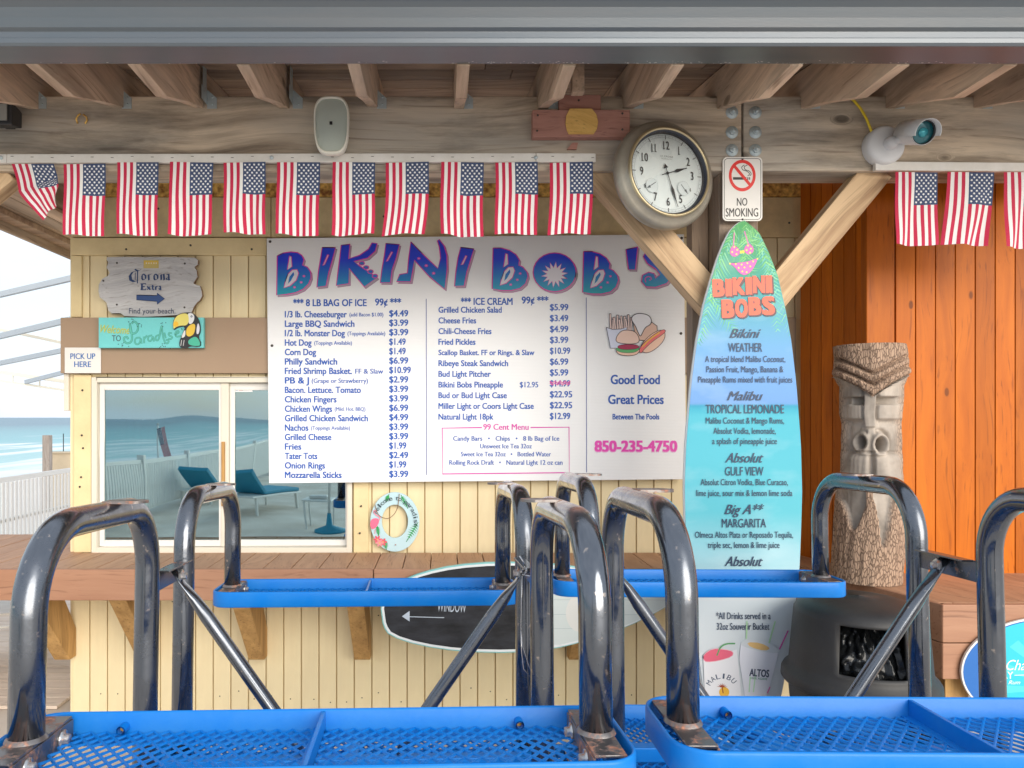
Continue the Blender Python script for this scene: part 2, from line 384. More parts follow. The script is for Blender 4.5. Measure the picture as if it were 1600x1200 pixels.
M['orange'].node_tree.nodes['Principled BSDF'].inputs['Specular IOR Level'].default_value = .2
# dark glossy tube with scuffs
def tube_mat():
    m, n, l, b = base_mat('dark_polished_tube')
    t = n.new('ShaderNodeTexCoord')
    a = n.new('ShaderNodeTexNoise'); a.inputs['Scale'].default_value = 9; a.inputs['Detail'].default_value = 9; a.inputs['Roughness'].default_value = .7; l.new(t.outputs['Object'], a.inputs['Vector'])
    r = n.new('ShaderNodeValToRGB'); r.color_ramp.elements[0].position = .40; r.color_ramp.elements[1].position = .68
    r.color_ramp.elements[0].color = (.13,)*3+(1,); r.color_ramp.elements[1].color = (.42,)*3+(1,); l.new(a.outputs['Fac'], r.inputs['Fac']); l.new(r.outputs['Color'], b.inputs['Roughness'])
    # specks of bare metal and rust
    v = n.new('ShaderNodeTexNoise'); v.inputs['Scale'].default_value = 55; v.inputs['Detail'].default_value = 4; l.new(t.outputs['Object'], v.inputs['Vector'])
    c = n.new('ShaderNodeValToRGB'); c.color_ramp.elements[0].position = .66; c.color_ramp.elements[1].position = .73
    c.color_ramp.elements[0].color = (.125, .138, .16, 1); c.color_ramp.elements[1].color = (.42, .36, .32, 1); l.new(v.outputs['Fac'], c.inputs['Fac'])
    # rust collecting round the crown of each hoop (low z in the table's own frame)
    sp = n.new('ShaderNodeSeparateXYZ'); l.new(t.outputs['Object'], sp.inputs[0])
    mr = n.new('ShaderNodeMapRange'); mr.inputs['From Min'].default_value = .012; mr.inputs['From Max'].default_value = .0; l.new(sp.outputs['Z'], mr.inputs['Value'])
    mu = n.new('ShaderNodeMath'); mu.operation = 'MULTIPLY'; l.new(mr.outputs[0], mu.inputs[0]); 
    r3 = n.new('ShaderNodeValToRGB'); r3.color_ramp.elements[0].position = .40; r3.color_ramp.elements[1].position = .5; l.new(a.outputs['Fac'], r3.inputs['Fac']); l.new(r3.outputs['Color'], mu.inputs[1])
    x = n.new('ShaderNodeMixRGB'); l.new(mu.outputs[0], x.inputs['Fac']); l.new(c.outputs['Color'], x.inputs[1]); x.inputs[2].default_value = (.34, .13, .06, 1)
    l.new(x.outputs[0], b.inputs['Base Color'])
    q = n.new('ShaderNodeMath'); q.operation = 'SUBTRACT'; q.inputs[0].default_value = .92; l.new(mu.outputs[0], q.inputs[1]); l.new(q.outputs[0], b.inputs['Metallic'])
    b.inputs['Coat Weight'].default_value = .6; b.inputs['Coat Roughness'].default_value = .08
    bp = n.new('ShaderNodeBump'); bp.inputs['Strength'].default_value = .05; bp.inputs['Distance'].default_value = .01; l.new(a.outputs['Fac'], bp.inputs['Height']); l.new(bp.outputs[0], b.inputs['Normal'])
    return m
M['tube'] = tube_mat()
def blue_mat():
    m = mat('blue_plastic_coat', (.0004, .175, .60), .36, 0, dirt=.16, scale=13, bump=.05, bscale=40, dirtcol=(.03, .22, .58), coat=.0, spec=.3)
    return m
M['blue'] = blue_mat()
# ---------------------------------------------------------------- setting: ground, sea
def ground():
    m, n, l, b = base_mat('concrete_and_sand')
    t = n.new('ShaderNodeTexCoord')
    a = n.new('ShaderNodeTexNoise'); a.inputs['Scale'].default_value = 1.3; a.inputs['Detail'].default_value = 10; l.new(t.outputs['Object'], a.inputs['Vector'])
    r = n.new('ShaderNodeValToRGB'); r.color_ramp.elements[0].position = .35; r.color_ramp.elements[1].position = .68
    r.color_ramp.elements[0].color = (.56, .49, .42, 1); r.color_ramp.elements[1].color = (.74, .67, .59, 1); l.new(a.outputs['Fac'], r.inputs['Fac'])
    a2 = n.new('ShaderNodeTexNoise'); a2.inputs['Scale'].default_value = 140; l.new(t.outputs['Object'], a2.inputs['Vector'])
    bp = n.new('ShaderNodeBump'); bp.inputs['Strength'].default_value = .4; bp.inputs['Distance'].default_value = .005; l.new(a2.outputs['Fac'], bp.inputs['Height']); l.new(bp.outputs[0], b.inputs['Normal'])
    sp = n.new('ShaderNodeSeparateXYZ'); l.new(t.outputs['Object'], sp.inputs[0])
    mr = n.new('ShaderNodeMapRange'); mr.inputs['From Min'].default_value = -5.2; mr.inputs['From Max'].default_value = -5.6; l.new(sp.outputs['X'], mr.inputs['Value'])
    x = n.new('ShaderNodeMixRGB'); l.new(mr.outputs[0], x.inputs['Fac']); l.new(r.outputs['Color'], x.inputs[1]); x.inputs[2].default_value = (.80, .77, .71, 1)
    l.new(x.outputs[0], b.inputs['Base Color']); b.inputs['Roughness'].default_value = .85
    mb = MB(); xs = [3000, 30, 6, 0, -5.5, -9, -14, -19, -25, -60]; zs = [0, 0, 0, 0, 0, -.25, -.55, -.98, -1.8, -4]; ys = [-3000, -200, -60, -20, 0, 20, 60, 200, 3000]
    mb.add([(X, Y, Z) for X, Z in zip(xs, zs) for Y in ys], [(i*9+j, i*9+j+1, i*9+j+10, i*9+j+9) for i in range(9) for j in range(8)])
    tag(mb.build('ground', m), kind='structure')
    # paving slabs of the walk on the left, laid on the ground
    root = thing('boardwalk', 'pale pinkish boardwalk planks on the ground beyond the left corner of the snack bar', 'boardwalk')
    bm_ = wood('boardwalk_plank', (.72, .61, .51), (.56, .45, .36), 'X', 1, rnd=.07)
    y = 4.4
    me = None
    while y < 8.2:
        if me is None: p = MB().box(-5.0, -2.3, 0, .135, 0, .02).build('plank', bm_, root, bevel=.003); me = p.data; p.location = (0, y, .004)
        else: p = link('plank', me, root); p.location = (0, y, .004)
        y += .142
    w, n, l, b = base_mat('sea_water')
    t = n.new('ShaderNodeTexCoord')
    sp = n.new('ShaderNodeSeparateXYZ'); l.new(t.outputs['Object'], sp.inputs[0])
    mr = n.new('ShaderNodeMapRange'); mr.inputs['From Min'].default_value = -19; mr.inputs['From Max'].default_value = -150; l.new(sp.outputs['X'], mr.inputs['Value'])
    r = n.new('ShaderNodeValToRGB'); e = r.color_ramp.elements; e[0].color = (.36, .62, .60, 1); e[1].color = (.025, .15, .22, 1); e[1].position = 1
    k = e.new(.25); k.color = (.12, .42, .45, 1); l.new(mr.outputs[0], r.inputs['Fac'])
    mp = n.new('ShaderNodeMapping'); mp.inputs['Scale'].default_value = (.35, .05, 1); l.new(t.outputs['Object'], mp.inputs[0])
    a = n.new('ShaderNodeTexNoise'); a.inputs['Scale'].default_value = 1; a.inputs['Detail'].default_value = 6; l.new(mp.outputs[0], a.inputs['Vector'])
    # foam lines: more of them near the shore
    ad = n.new('ShaderNodeMath'); ad.operation = 'MULTIPLY_ADD'; l.new(mr.outputs[0], ad.inputs[0]); ad.inputs[1].default_value = -.55; l.new(a.outputs['Fac'], ad.inputs[2])
    fr = n.new('ShaderNodeValToRGB'); fr.color_ramp.elements[0].position = .42; fr.color_ramp.elements[1].position = .55; l.new(ad.outputs[0], fr.inputs['Fac'])
    x = n.new('ShaderNodeMixRGB'); l.new(fr.outputs['Color'], x.inputs['Fac']); l.new(r.outputs['Color'], x.inputs[1]); x.inputs[2].default_value = (.8, .84, .84, 1)
    l.new(x.outputs[0], b.inputs['Base Color']); b.inputs['Roughness'].default_value = .3
    mp2 = n.new('ShaderNodeMapping'); mp2.inputs['Scale'].default_value = (1.2, .4, 1); l.new(t.outputs['Object'], mp2.inputs[0])
    a3 = n.new('ShaderNodeTexNoise'); a3.inputs['Scale'].default_value = 1; a3.inputs['Detail'].default_value = 8; l.new(mp2.outputs[0], a3.inputs['Vector'])
    bp = n.new('ShaderNodeBump'); bp.inputs['Strength'].default_value = .6; bp.inputs['Distance'].default_value = .4; l.new(a3.outputs['Fac'], bp.inputs['Height']); l.new(bp.outputs[0], b.inputs['Normal'])
    tag(MB().add([(-17, -6000, -1), (-17, 6000, -1), (-6000, 6000, -1), (-6000, -6000, -1)], [(0, 1, 2, 3)]).build('sea', w), kind='structure')
ground()

# ---------------------------------------------------------------- snack bar building
D = 4.25
bar = thing('snack_bar_building', 'cream snack bar wall with grooved vertical siding, brown band and sliding window', 'building')
def siding():
    x0, x1 = PX(113, D), PX(1254, D); z_t = PZ(372, D)
    wx0, wx1, wz0, wz1 = PX(147, D), PX(551, D), PZ(862, D), PZ(590, D)
    pitch = 27.55/F*D; full = None; up = None; lo = None
    # backing sheet behind the grooves, in four pieces round the window
    b = MB()
    b.box(x0, wx0, D+.014, D+.1, 0, PZ(290, D)); b.box(wx1, x1, D+.014, D+.1, 0, PZ(290, D))
    b.box(wx0, wx1, D+.014, D+.1, 0, wz0); b.box(wx0, wx1, D+.014, D+.1, wz1, PZ(290, D)); b.build('wall', M['groove'], bar)
    def brd(z0, z1):
        return MB().box(0, pitch-.0065, 0, .014, z0, z1).build('siding_board', M['cream'], bar, bevel=.002)
    x = x0+.002
    while x < x1-.02:
        if x+pitch > wx0+.01 and x < wx1-.01:
            for key in ('up', 'lo'):
                if key == 'up':
                    if up is None: up = brd(wz1, z_t); o = up
                    else: o = link('siding_board', up.data, bar)
                else:
                    if lo is None: lo = brd(0, wz0); o = lo
                    else: o = link('siding_board', lo.data, bar)
                o.location = (x, D, 0)
        else:
            if full is None: full = brd(0, z_t); o = full
            else: o = link('siding_board', full.data, bar)
            o.location = (x, D, 0)
        x += pitch
    MB().box(x0-.01, x0+.004, D-.002, D+2.2, 0, PZ(372, D)).build('side_wall', M['cream'], bar)
    # trims
    z0 = PZ(371, D)
    xs = [x0, PX(424, D), PX(775, D), x1]
    for a, c in zip(xs[:-1], xs[1:]):
        MB().box(a+.002, c-.002, D-.012, D+.014, z0, PZ(309, D)).build('trim_board', M['stained'], bar, bevel=.003)
    MB().box(x0, x1, D-.018, D+.014, PZ(308, D), PZ(286, D)).build('rusty_flashing', M['rust'], bar, bevel=.002)
    MB().box(PX(113, D), PX(418, D), D-.024, D-.002, PZ(400, D), PZ(373, D)).build('trim_board', M['trim'], bar, bevel=.003)
    MB().box(PX(113, D), PX(130, D), D-.020, D-.002, PZ(496, D), PZ(400, D)-.002).build('corner_trim', M['trim'], bar, bevel=.003)
    MB().box(PX(118, D), PX(145, D), D-.022, D-.002, PZ(862, D), PZ(586, D)).build('corner_trim', M['trim'], bar, bevel=.003)
    MB().box(PX(102, D), PX(113, D)-.012, D-.02, D+.03, PZ(642, D), PZ(584, D)).build('gutter_end', M['frame'], bar, bevel=.003)
    MB().box(PX(553, D), PX(576, D), D-.018, D-.001, PZ(863, D), PZ(745, D)).build('trim_board', M['trim'], bar, bevel=.003)
    # brown band
    xs = [PX(101, D), PX(640, D), PX(1238, D)]
    for a, c in zip(xs[:-1], xs[1:]):
        MB().box(a+.001, c-.001, D-.05, D-.004, PZ(584, D), PZ(498, D)).build('brown_panel', M['band'], bar, bevel=.003)
    MB().box(PX(1232, D), PX(1254, D), D-.03, D-.001, PZ(870, D), PZ(500, D)).build('trim_board', M['trim'], bar, bevel=.003)
    nails = MB()
    for px, py in ((132, 610), (131, 680), (133, 700), (130, 745), (128, 760), (565, 790), (563, 832), (567, 748), (395, 391), (200, 391), (300, 385), (250, 328), (600, 340), (905, 345), (1230, 350), (1243, 565), (1241, 600)):
        nails.lathe([(0.0001, -.004), (.006, -.003), (.006, 0)], (PX(px, D), D-.024, PZ(py, D)), 'Y', 8)
    rn = random.Random(5)
    for i in range(40):
        px = 113+27.55*i+rn.uniform(8, 20)
        for py in (948, 1085, 1160):
            if rn.random() < .55: nails.lathe([(0.0001, -.0015), (.0035, -.001), (.004, 0)], (PX(px, D), D-.0003, PZ(py+rn.uniform(-14, 14), D)), 'Y', 6)
    nails.build('nail_heads', M['screw'], bar)['kind'] = 'stuff'
siding()
def glass_mat():
    m, n, l, b = base_mat('tinted_window_glass')
    n.remove(b)
    t = n.new('ShaderNodeTexCoord'); a = n.new('ShaderNodeTexNoise'); a.inputs['Scale'].default_value = 1.6; a.inputs['Detail'].default_value = 1; l.new(t.outputs['Object'], a.inputs['Vector'])
    bp = n.new('ShaderNodeBump'); bp.inputs['Strength'].default_value = .13; bp.inputs['Distance'].default_value = .03; l.new(a.outputs['Fac'], bp.inputs['Height'])
    g = n.new('ShaderNodeBsdfGlossy'); g.inputs['Color'].default_value = (.50, .68, .73, 1); g.inputs['Roughness'].default_value = .012; l.new(bp.outputs[0], g.inputs['Normal'])
    tr = n.new('ShaderNodeBsdfTransparent'); tr.inputs['Color'].default_value = (.35, .52, .50, 1)
    x = n.new('ShaderNodeMixShader'); x.inputs[0].default_value = .60; l.new(tr.outputs[0], x.inputs[1]); l.new(g.outputs[0], x.inputs[2])
    l.new(x.outputs[0], n['Material Output'].inputs['Surface']); return m
def window():
    f = MB()
    X0, X1, Z0, Z1 = PX(147, D), PX(551, D), PZ(862, D), PZ(590, D)
    def ring(mb, x0, x1, z0, z1, w_, y0, y1, ws=None):
        l_, r_, b_, t_ = ws or (w_,)*4
        mb.box(x0, x0+l_, y0, y1, z0, z1); mb.box(x1-r_, x1, y0, y1, z0, z1); mb.box(x0+l_, x1-r_, y0, y1, z0, z0+b_); mb.box(x0+l_, x1-r_, y0, y1, z1-t_, z1)
    ring(f, X0, X1, Z0, Z1, .03, D-.035, D+.05)
    f.box(PX(346, D), PX(358, D), D-.012, D+.045, Z0+.031, Z1-.031)
    w = f.build('window', M['frame'], bar, bevel=.003)
    for x0, x1, yy in ((X0+.032, PX(346, D)-.001, D-.004), (PX(358, D)+.001, X1-.031, D+.012)):
        s = MB(); ring(s, x0, x1, Z0+.032, Z1-.032, .03, yy, yy+.025, (.028, .012, .035, .04)); s.build('sash', M['white'], w, bevel=.003)
        MB().box(x0+.026, x1-.010, yy+.010, yy+.014, Z0+.065, Z1-.070).build('pane', GL, w)
    MB().box(PX(348, D), PX(353, D), D-.03, D-.013, PZ(790, D), PZ(690, D)).build('handle', wood('orange_handle', (.6, .35, .12), (.4, .2, .06), 'Z'), w, bevel=.002)
    a = Art(378, 608, D, y=0); a.poly([(365, 602), (393, 602), (393, 612), (365, 612)], (.85, .85, .85)); a.poly([(367, 603.5), (370, 603.5), (370, 610), (367, 610)], (.1, .25, .5)); a.poly([(372, 604), (378, 604), (378, 610), (372, 610)], (.6, .1, .08)); a.stroke([(380, 607), (391, 607)], 2, (.5, .55, .6))
    o = a.done('energy_sticker', w); o.location = (PX(378, D), D+.021, PZ(608, D))
    # room behind the glass
    rm = MB(); x0, x1, y0, y1, z0, z1 = X0-.06, PX(1100, D), D+.102, D+2.1, .0, 2.5
    rm.add([(x0, y0, z0), (x1, y0, z0), (x1, y1, z0), (x0, y1, z0), (x0, y0, z1), (x1, y0, z1), (x1, y1, z1), (x0, y1, z1)], [(0, 1, 2, 3), (4, 7, 6, 5), (3, 2, 6, 7), (0, 3, 7, 4), (1, 5, 6, 2)])
    rm.build('inner_room', mat('room_wall', (.5, .5, .46), .8), bar, fix=False)
    # vertical blind slats in the left half
    me = None; x = PX(172, D)
    while x < PX(240, D):
        if me is None: o = MB().box(0, .03, 0, .003, PZ(840, D), PZ(615, D)).build('blind_slat', M['frame'], w); me = o.data
        else: o = link('blind_slat', me, w)
        o.location = (x, D+.14, 0); x += .042
GL = glass_mat()
window()

# roof edge that runs back along the left side of the building
def eave():
    r = thing('left_eave', 'brown timber roof eave running back along the left side of the snack bar', 'roof')
    x = -2.45; z = H+1.06
    MB().box(x-.03, x, 3.5, 9, z-.01, z+.13).build('fascia_board', M['rafter'], r, bevel=.004)
    MB().box(x+.001, x+.09, 3.5, 9, z+.035, z+.07).build('trim_strip', M['deckroof'], r, bevel=.004)
    for i in range(3): MB().box(x+.002+i*.115, x+.112+i*.115, 3.5, 9, z+.072, z+.09).build('soffit_board', M['rafter'], r, bevel=.003)
    MB().box(-2.135, -2.115, 3.55, 9, H+1.16, H+1.95).build('gable_board', M['rafter'], r)
    MB().box(x-.09, x-.031, 3.5, 9, z+.06, z+.15).build('gutter', M['white'], r, bevel=.01)
eave()

# ---------------------------------------------------------------- porch roof: beams, rafters, posts, braces, boards, gutter
roof = thing('porch_roof', 'timber porch roof over the snack bar counter with exposed rafters and bolted beam', 'roof')
B0, B1 = 3.30, 3.48
zb, zt = PZ(267, B0), PZ(150, B0)
zb = H+1.105
JX = PX(1160.5, B0)
for a, c in ((-3.4, JX-.004), (JX+.004, 4.2)):
    MB().box(a, c, B0, B1, zb, zt).build('beam', M['beam'], roof, bevel=.006)
def rafters():
    zt_f, zt_b = H+1.40, H+1.62
    tips = [-331, -198, -65, 69, 202, 335, 469, 600, 735, 868, 1001, 1144, 1277, 1409, 1546, 1682, 1818]
    prof = [(2.60, H+1.245), (2.86, H+1.245), (3.12, H+1.335), (B0-.002, H+1.386), (B0-.002, zt+.002), (4.6, zt+.002), (4.6, H+1.75), (2.60, H+1.45)]
    me = MB().prism(prof, -.0225, .0225, axis='X').build('rafter', M['rafter'], roof, bevel=.002); first = me
    for i, t in enumerate(tips):
        x = PX(t-12, B0)-.0225 if t != 735 else PX(723, B0)-.0225
        o = first if i == 0 else link('rafter', first.data, roof)
        o.location = (x, random.uniform(-.004, .004), random.uniform(-.006, .003)); o.rotation_euler = (0, 0, R(random.uniform(-.25, .25)))
        # hurricane tie: strap up the rafter side, bent on to the beam face
        h = MB(); xr = x+.0235
        h.add([(xr+.0015, B0-.0035, PZ(170, B0)), (xr+.045, B0-.0035, PZ(170, B0)), (xr+.045, B0-.0035, PZ(154, B0)), (xr+.0015, B0-.0035, PZ(140, B0)),
               (xr+.0015, B0-.0015, PZ(170, B0)), (xr+.045, B0-.0015, PZ(170, B0)), (xr+.045, B0-.0015, PZ(154, B0)), (xr+.0015, B0-.0015, PZ(140, B0))],
              [(0, 1, 2, 3), (7, 6, 5, 4), (0, 4, 5, 1), (1, 5, 6, 2), (2, 6, 7, 3), (3, 7, 4, 0)])
        h.box(xr+.0005, xr+.0025, B0-.075, B0-.0015, H+1.40, H+1.46); h.box(xr+.0005, xr+.0025, B0-.06, B0-.012, H+1.458, H+1.56)
        for dz in (.02, .05): h.lathe([(.0001, -.004), (.004, -.003), (.005, 0)], (xr+.026, B0-.0035, PZ(170, B0)+dz), 'Y', 8)
        h.build('hurricane_tie', M['galv'], roof)
    # lighter splintered scab pieces
    MB().box(PX(893, 3.2), PX(912, 3.2), 3.18, 3.22, PZ(147, 3.2), H+1.6).build('blocking', M['rafter'], roof, bevel=.002)
    # roof boards above the rafters
    y = 2.60; sl = (.30)/(2.0)
    while y < 4.6:
        zz = H+1.452+(y-2.6)*.15
        xs = sorted([-3.4]+[random.uniform(-3, 4) for _ in range(3)]+[4.2])
        for a, c in zip(xs[:-1], xs[1:]):
            MB().hexa([(a+.002, y, zz), (c-.002, y, zz), (c-.002, y+.136, zz+.0204), (a+.002, y+.136, zz+.0204)], [(a+.002, y, zz+.02), (c-.002, y, zz+.02), (c-.002, y+.136, zz+.0404), (a+.002, y+.136, zz+.0404)]).build('roof_board', M['deckroof'], roof)
        y += .14
    MB().hexa([(-3.5, 2.5, H+1.50), (4.3, 2.5, H+1.50), (4.3, 4.9, H+1.86), (-3.5, 4.9, H+1.86)], [(-3.5, 2.5, H+1.55), (4.3, 2.5, H+1.55), (4.3, 4.9, H+1.91), (-3.5, 4.9, H+1.91)]).build('roofing', M['gutter'], roof)
rafters()
def gutter():
    # K-style profile (y, z): underside, lip, ogee front, top bead
    zz = H+1.247
    pr = [(2.597, zz), (2.475, zz), (2.470, zz+.010), (2.470, zz+.026), (2.478, zz+.030), (2.480, zz+.052), (2.470, zz+.062), (2.462, zz+.09), (2.452, zz+.12), (2.440, zz+.135), (2.424, zz+.147), (2.420, zz+.152), (2.420, zz+.168), (2.432, zz+.172), (2.440, zz+.168), (2.445, zz+.20), (2.597, zz+.20)]
    a = MB().prism(pr, -3.4, JX+1.0, axis='X').build('gutter', M['gutter'], roof, bevel=.0015)
    MB().prism(pr, JX+1.003, 4.2, axis='X').build('gutter', M['gutter'], roof, bevel=.0015)
    # flaking white paint crumbs on the back lower edge
    c = MB()
    for i in range(150):
        x = random.choice([random.uniform(-2.5, 3), random.gauss(.45, .25), random.gauss(1.3, .4)]); s = random.uniform(.001, .0035); yy = 2.59-abs(random.gauss(0, .008))
        c.add([(x, yy, zz-.0012), (x+s*2.4, yy+s*.3, zz-.0012), (x+s*1.5, yy+s, zz-.0014), (x-s*.4, yy+s*.8, zz-.0012)], [(0, 1, 2, 3)])
    c.build('paint_flakes', M['offwhite'], roof, fix=False)['kind'] = 'stuff'
gutter()
def posts():
    x0, x1 = PX(1128, B0), PX(1190, B0)
    MB().box(x0, x1, B0+.035, B1+.035, .0, zb-.002).build('post', M['post'], roof, bevel=.005)
    MB().box(x0-.28+.2, x0-.002, B0+.16, B1+.06, .0, zb-.002).build('post_ply', M['post'], roof, bevel=.004)
    MB().box(-2.78, -2.62, B0+.02, B1-.0, .0, zb-.002).build('post', M['post'], roof, bevel=.005)
    def brace(p0, p1, w, th, y):
        d = (Vector(p1)-Vector(p0)).normalized(); nn = Vector((-d[1], d[0]))*w/2
        pts = [(p0[0]-nn.x, p0[1]-nn.y), (p0[0]+nn.x, p0[1]+nn.y), (p1[0]+nn.x, p1[1]+nn.y), (p1[0]-nn.x, p1[1]-nn.y)]
        L_ = (Vector(p1)-Vector(p0)).length
        o = MB().box(0, L_, -th/2, th/2, -w/2, w/2).build('brace', M['brace'], roof, bevel=.004)
        o.location = (p0[0], y, p0[1]); o.rotation_euler = (0, -math.atan2(p1[1]-p0[1], p1[0]-p0[0]), 0)
    q = B0+.03
    def pp(px, py): return (PX(px, q), PZ(py, q))
    brace(pp(936, 262), pp(1122, 476), .135, .09, q+.045)
    brace(pp(1376, 262), pp(1203, 472), .135, .09, q+.045)
    a = (-2.56, PZ(345, q)-.28); brace((-2.60, H+.62), (-1.98, H+1.13), .135, .09, q+.045)
    # bolts at the beam splice
    first = None
    for px in (1143.5, 1180):
        for py in (176, 207, 235):
            b = MB()
            b.lathe([(.0001, -.004), (.027, -.004), (.028, 0)], (0, 0, 0), 'Y', 20); b.lathe([(.0001, -.016), (.013, -.016), (.015, -.014), (.015, -.004)], (0, 0, 0), 'Y', 6, smooth=False); b.lathe([(.0001, -.024), (.007, -.024), (.007, -.016)], (0, 0, 0), 'Y', 10)
            o = b.build('bolt', M['galv'], roof) if first is None else link('bolt', first.data, roof)
            first = first or o; o.location = (PX(px, B0), B0-.0005, PZ(py, B0)); o.rotation_euler = (0, R(random.uniform(0, 60)), 0)
    for px in ((1276, 172), (1408, 176), (1546, 181)): pass
posts()

# ---------------------------------------------------------------- orange plank wall on the right
def plank_wall():
    r = thing('orange_plank_wall', 'glossy orange varnished plank wall at right behind the tiki carving', 'wall')
    # receding section
    a, b = Vector((2.018, 4.14)), Vector((2.135, 3.68)); n = 6; zt_ = H+1.35; z0 = H-.785
    for i in range(n):
        p = a+(b-a)*(i/n); q = a+(b-a)*((i+1)/n-.008); off = Vector((.03, .01))
        MB().hexa([(p.x, p.y, z0), (q.x, q.y, z0), ((q+off).x, (q+off).y, z0), ((p+off).x, (p+off).y, z0)], [(p.x, p.y, zt_), (q.x, q.y, zt_), ((q+off).x, (q+off).y, zt_), ((p+off).x, (p+off).y, zt_)]).build('plank', M['orange'], r, bevel=.002)
    d = 3.66
    MB().box(PX(1354, d), PX(1398, d), d, d+.05, z0, zt_).build('corner_board', M['orange'], r, bevel=.004)
    x = PX(1401, d); pitch = 31.2/F*d; me = None
    while x < 3.6:
        if me is None: o = MB().box(0, pitch-.0045, 0, .025, H-.785, zt_).build('plank', M['orange'], r, bevel=.0022); me = o.data
        else: o = link('plank', me, r)
        o.location = (x, d+.004+random.uniform(0, .0015), random.uniform(-.001, .001)); x += pitch
    MB().box(PX(1400, d), 3.62, d+.032, d+.08, H-.70, zt_).build('backing', M['dark'], r)
    MB().box(PX(1354, d)+.005, 3.62, d+.04, d+.09, H-1.0, H-.70).build('shadow_strip', M['dark'], r)  # black strip standing in for the shadow beneath the planks
plank_wall()

# ---------------------------------------------------------------- counter
ZC = H-.776
def counter():
    r = thing('counter', 'reddish brown composite plank counter wrapping along the front of the snack bar', 'counter')
    y0, y1 = 3.75, D-.03; pitch = 38.8/F*D; x = -2.13; me = None; th = .028
    xr = 1.86
    x = PX(675, D)-pitch*round((PX(675, D)+2.1)/pitch)
    while x < xr:
        w = min(pitch-.005, xr-x)
        if me is None or w < pitch-.006: o = MB().box(0, w, y0+.03, y1, ZC-th, ZC).build('deck_board', M['deck'], r, bevel=.002); me = me or o.data
        else: o = link('deck_board', me, r)
        o.location = (x, 0, random.uniform(-.0012, .0006)); x += pitch
    # wider landing beyond the left corner: longer boards
    x = PX(675, D)-pitch*round((PX(675, D)+2.1)/pitch)-pitch; me = None
    while x > -3.9:
        if me is None: o = MB().box(0, pitch-.005, y0+.03, 4.88, ZC-th, ZC).build('deck_board', M['deck'], r, bevel=.002); me = o.data
        else: o = link('deck_board', me, r)
        o.location = (x, 0, random.uniform(-.0015, .0006)); x -= pitch
    for a, c in ((-3.9, -.35), (-.345, xr)):
        MB().box(a, c, y0, y0+.028, ZC-.158, ZC+.001).build('fascia_board', M['fascia'], r, bevel=.004)
    MB().box(-3.9, xr, y0+.03, y1, ZC-.06, ZC-th-.002).build('subframe', M['corbel'], r)
    # corbels
    for px in (113, 242, 415, 579, 912):
        X = PX(px, 4.2); w = .09
        pts = [(y0+.031, ZC-.165), (y0+.031, ZC-.06), (D-.14, ZC-.06), (D-.004, ZC-.40), (D-.004, ZC-.555), (D-.09, ZC-.555)]
        pts = [(y0+.05, ZC-.158), (y0+.05, ZC-.062), (y0+.25, ZC-.062), (D-.004, ZC-.44), (D-.004, ZC-.60), (D-.075, ZC-.60)]
        MB().prism(pts, X-w, X, axis='X').build('corbel', M['corbel'], r, bevel=.004)
    # right wing with a splayed side
    r2 = thing('counter_wing', 'two-plank deep brown counter wing below the orange wall, beside the trash bin', 'counter')
    A = Vector((2.077, 3.05)); Bk = Vector((1.862, 3.752)); 
    def line(y): t = (y-A.y)/(Bk.y-A.y); return A.x+(Bk.x-A.x)*t
    # planks run diagonally, cut to the outline
    ang = R(-62); dx, dy = math.cos(ang), math.sin(ang); nx, ny = -dy, dx
    out = [(A.x+.002, A.y+.03), (3.9, A.y+.03), (3.9, 4.2), (1.90, 4.2), (Bk.x+.004, Bk.y)]
    def clip(poly, px, py, ax, ay):
        res = []
        for i in range(len(poly)):
            p, q = poly[i], poly[(i+1) % len(poly)]
            dp = (p[0]-px)*ax+(p[1]-py)*ay; dq = (q[0]-px)*ax+(q[1]-py)*ay
            if dp >= 0: res.append(p)
            if dp*dq < 0: t = dp/(dp-dq); res.append((p[0]+(q[0]-p[0])*t, p[1]+(q[1]-p[1])*t))
        return res
    t = -1.5
    while t < 3.5:
        ox, oy = A.x+nx*t, A.y+ny*t
        c = clip(clip(out, ox, oy, nx, ny), ox+nx*(.138), oy+ny*.138, -nx, -ny)
        if len(c) > 2: MB().prism(c, ZC-.028, ZC+random.uniform(-.001, .0005), axis='Z').build('deck_board', M['deck'], r2, bevel=.0015)
        t += .143
    for k, (za, zb_) in enumerate(((ZC-.158, ZC-.001), (ZC-.31, ZC-.162))):
        MB().box(A.x, 3.9, A.y, A.y+.028, za, zb_).build('front_plank', M['fascia'], r2, bevel=.003)
        p, q = A, Bk; off = Vector((.028, 0))
        MB().hexa([(p.x-.001, p.y+.002, za), (q.x, q.y, za), (q.x+.026, q.y, za), (p.x+.026, p.y+.027, za)], [(p.x-.001, p.y+.002, zb_), (q.x, q.y, zb_), (q.x+.026, q.y, zb_), (p.x+.026, p.y+.027, zb_)]).build('side_plank', M['fascia'], r2, bevel=.002)
    MB().box(A.x+.03, A.x+.13, A.y+.03, A.y+.12, 0, ZC-.16).build('leg', M['corbel'], r2, bevel=.004)
    MB().box(3.2, 3.3, A.y+.03, A.y+.12, 0, ZC-.16).build('leg', M['corbel'], r2, bevel=.004)
counter()

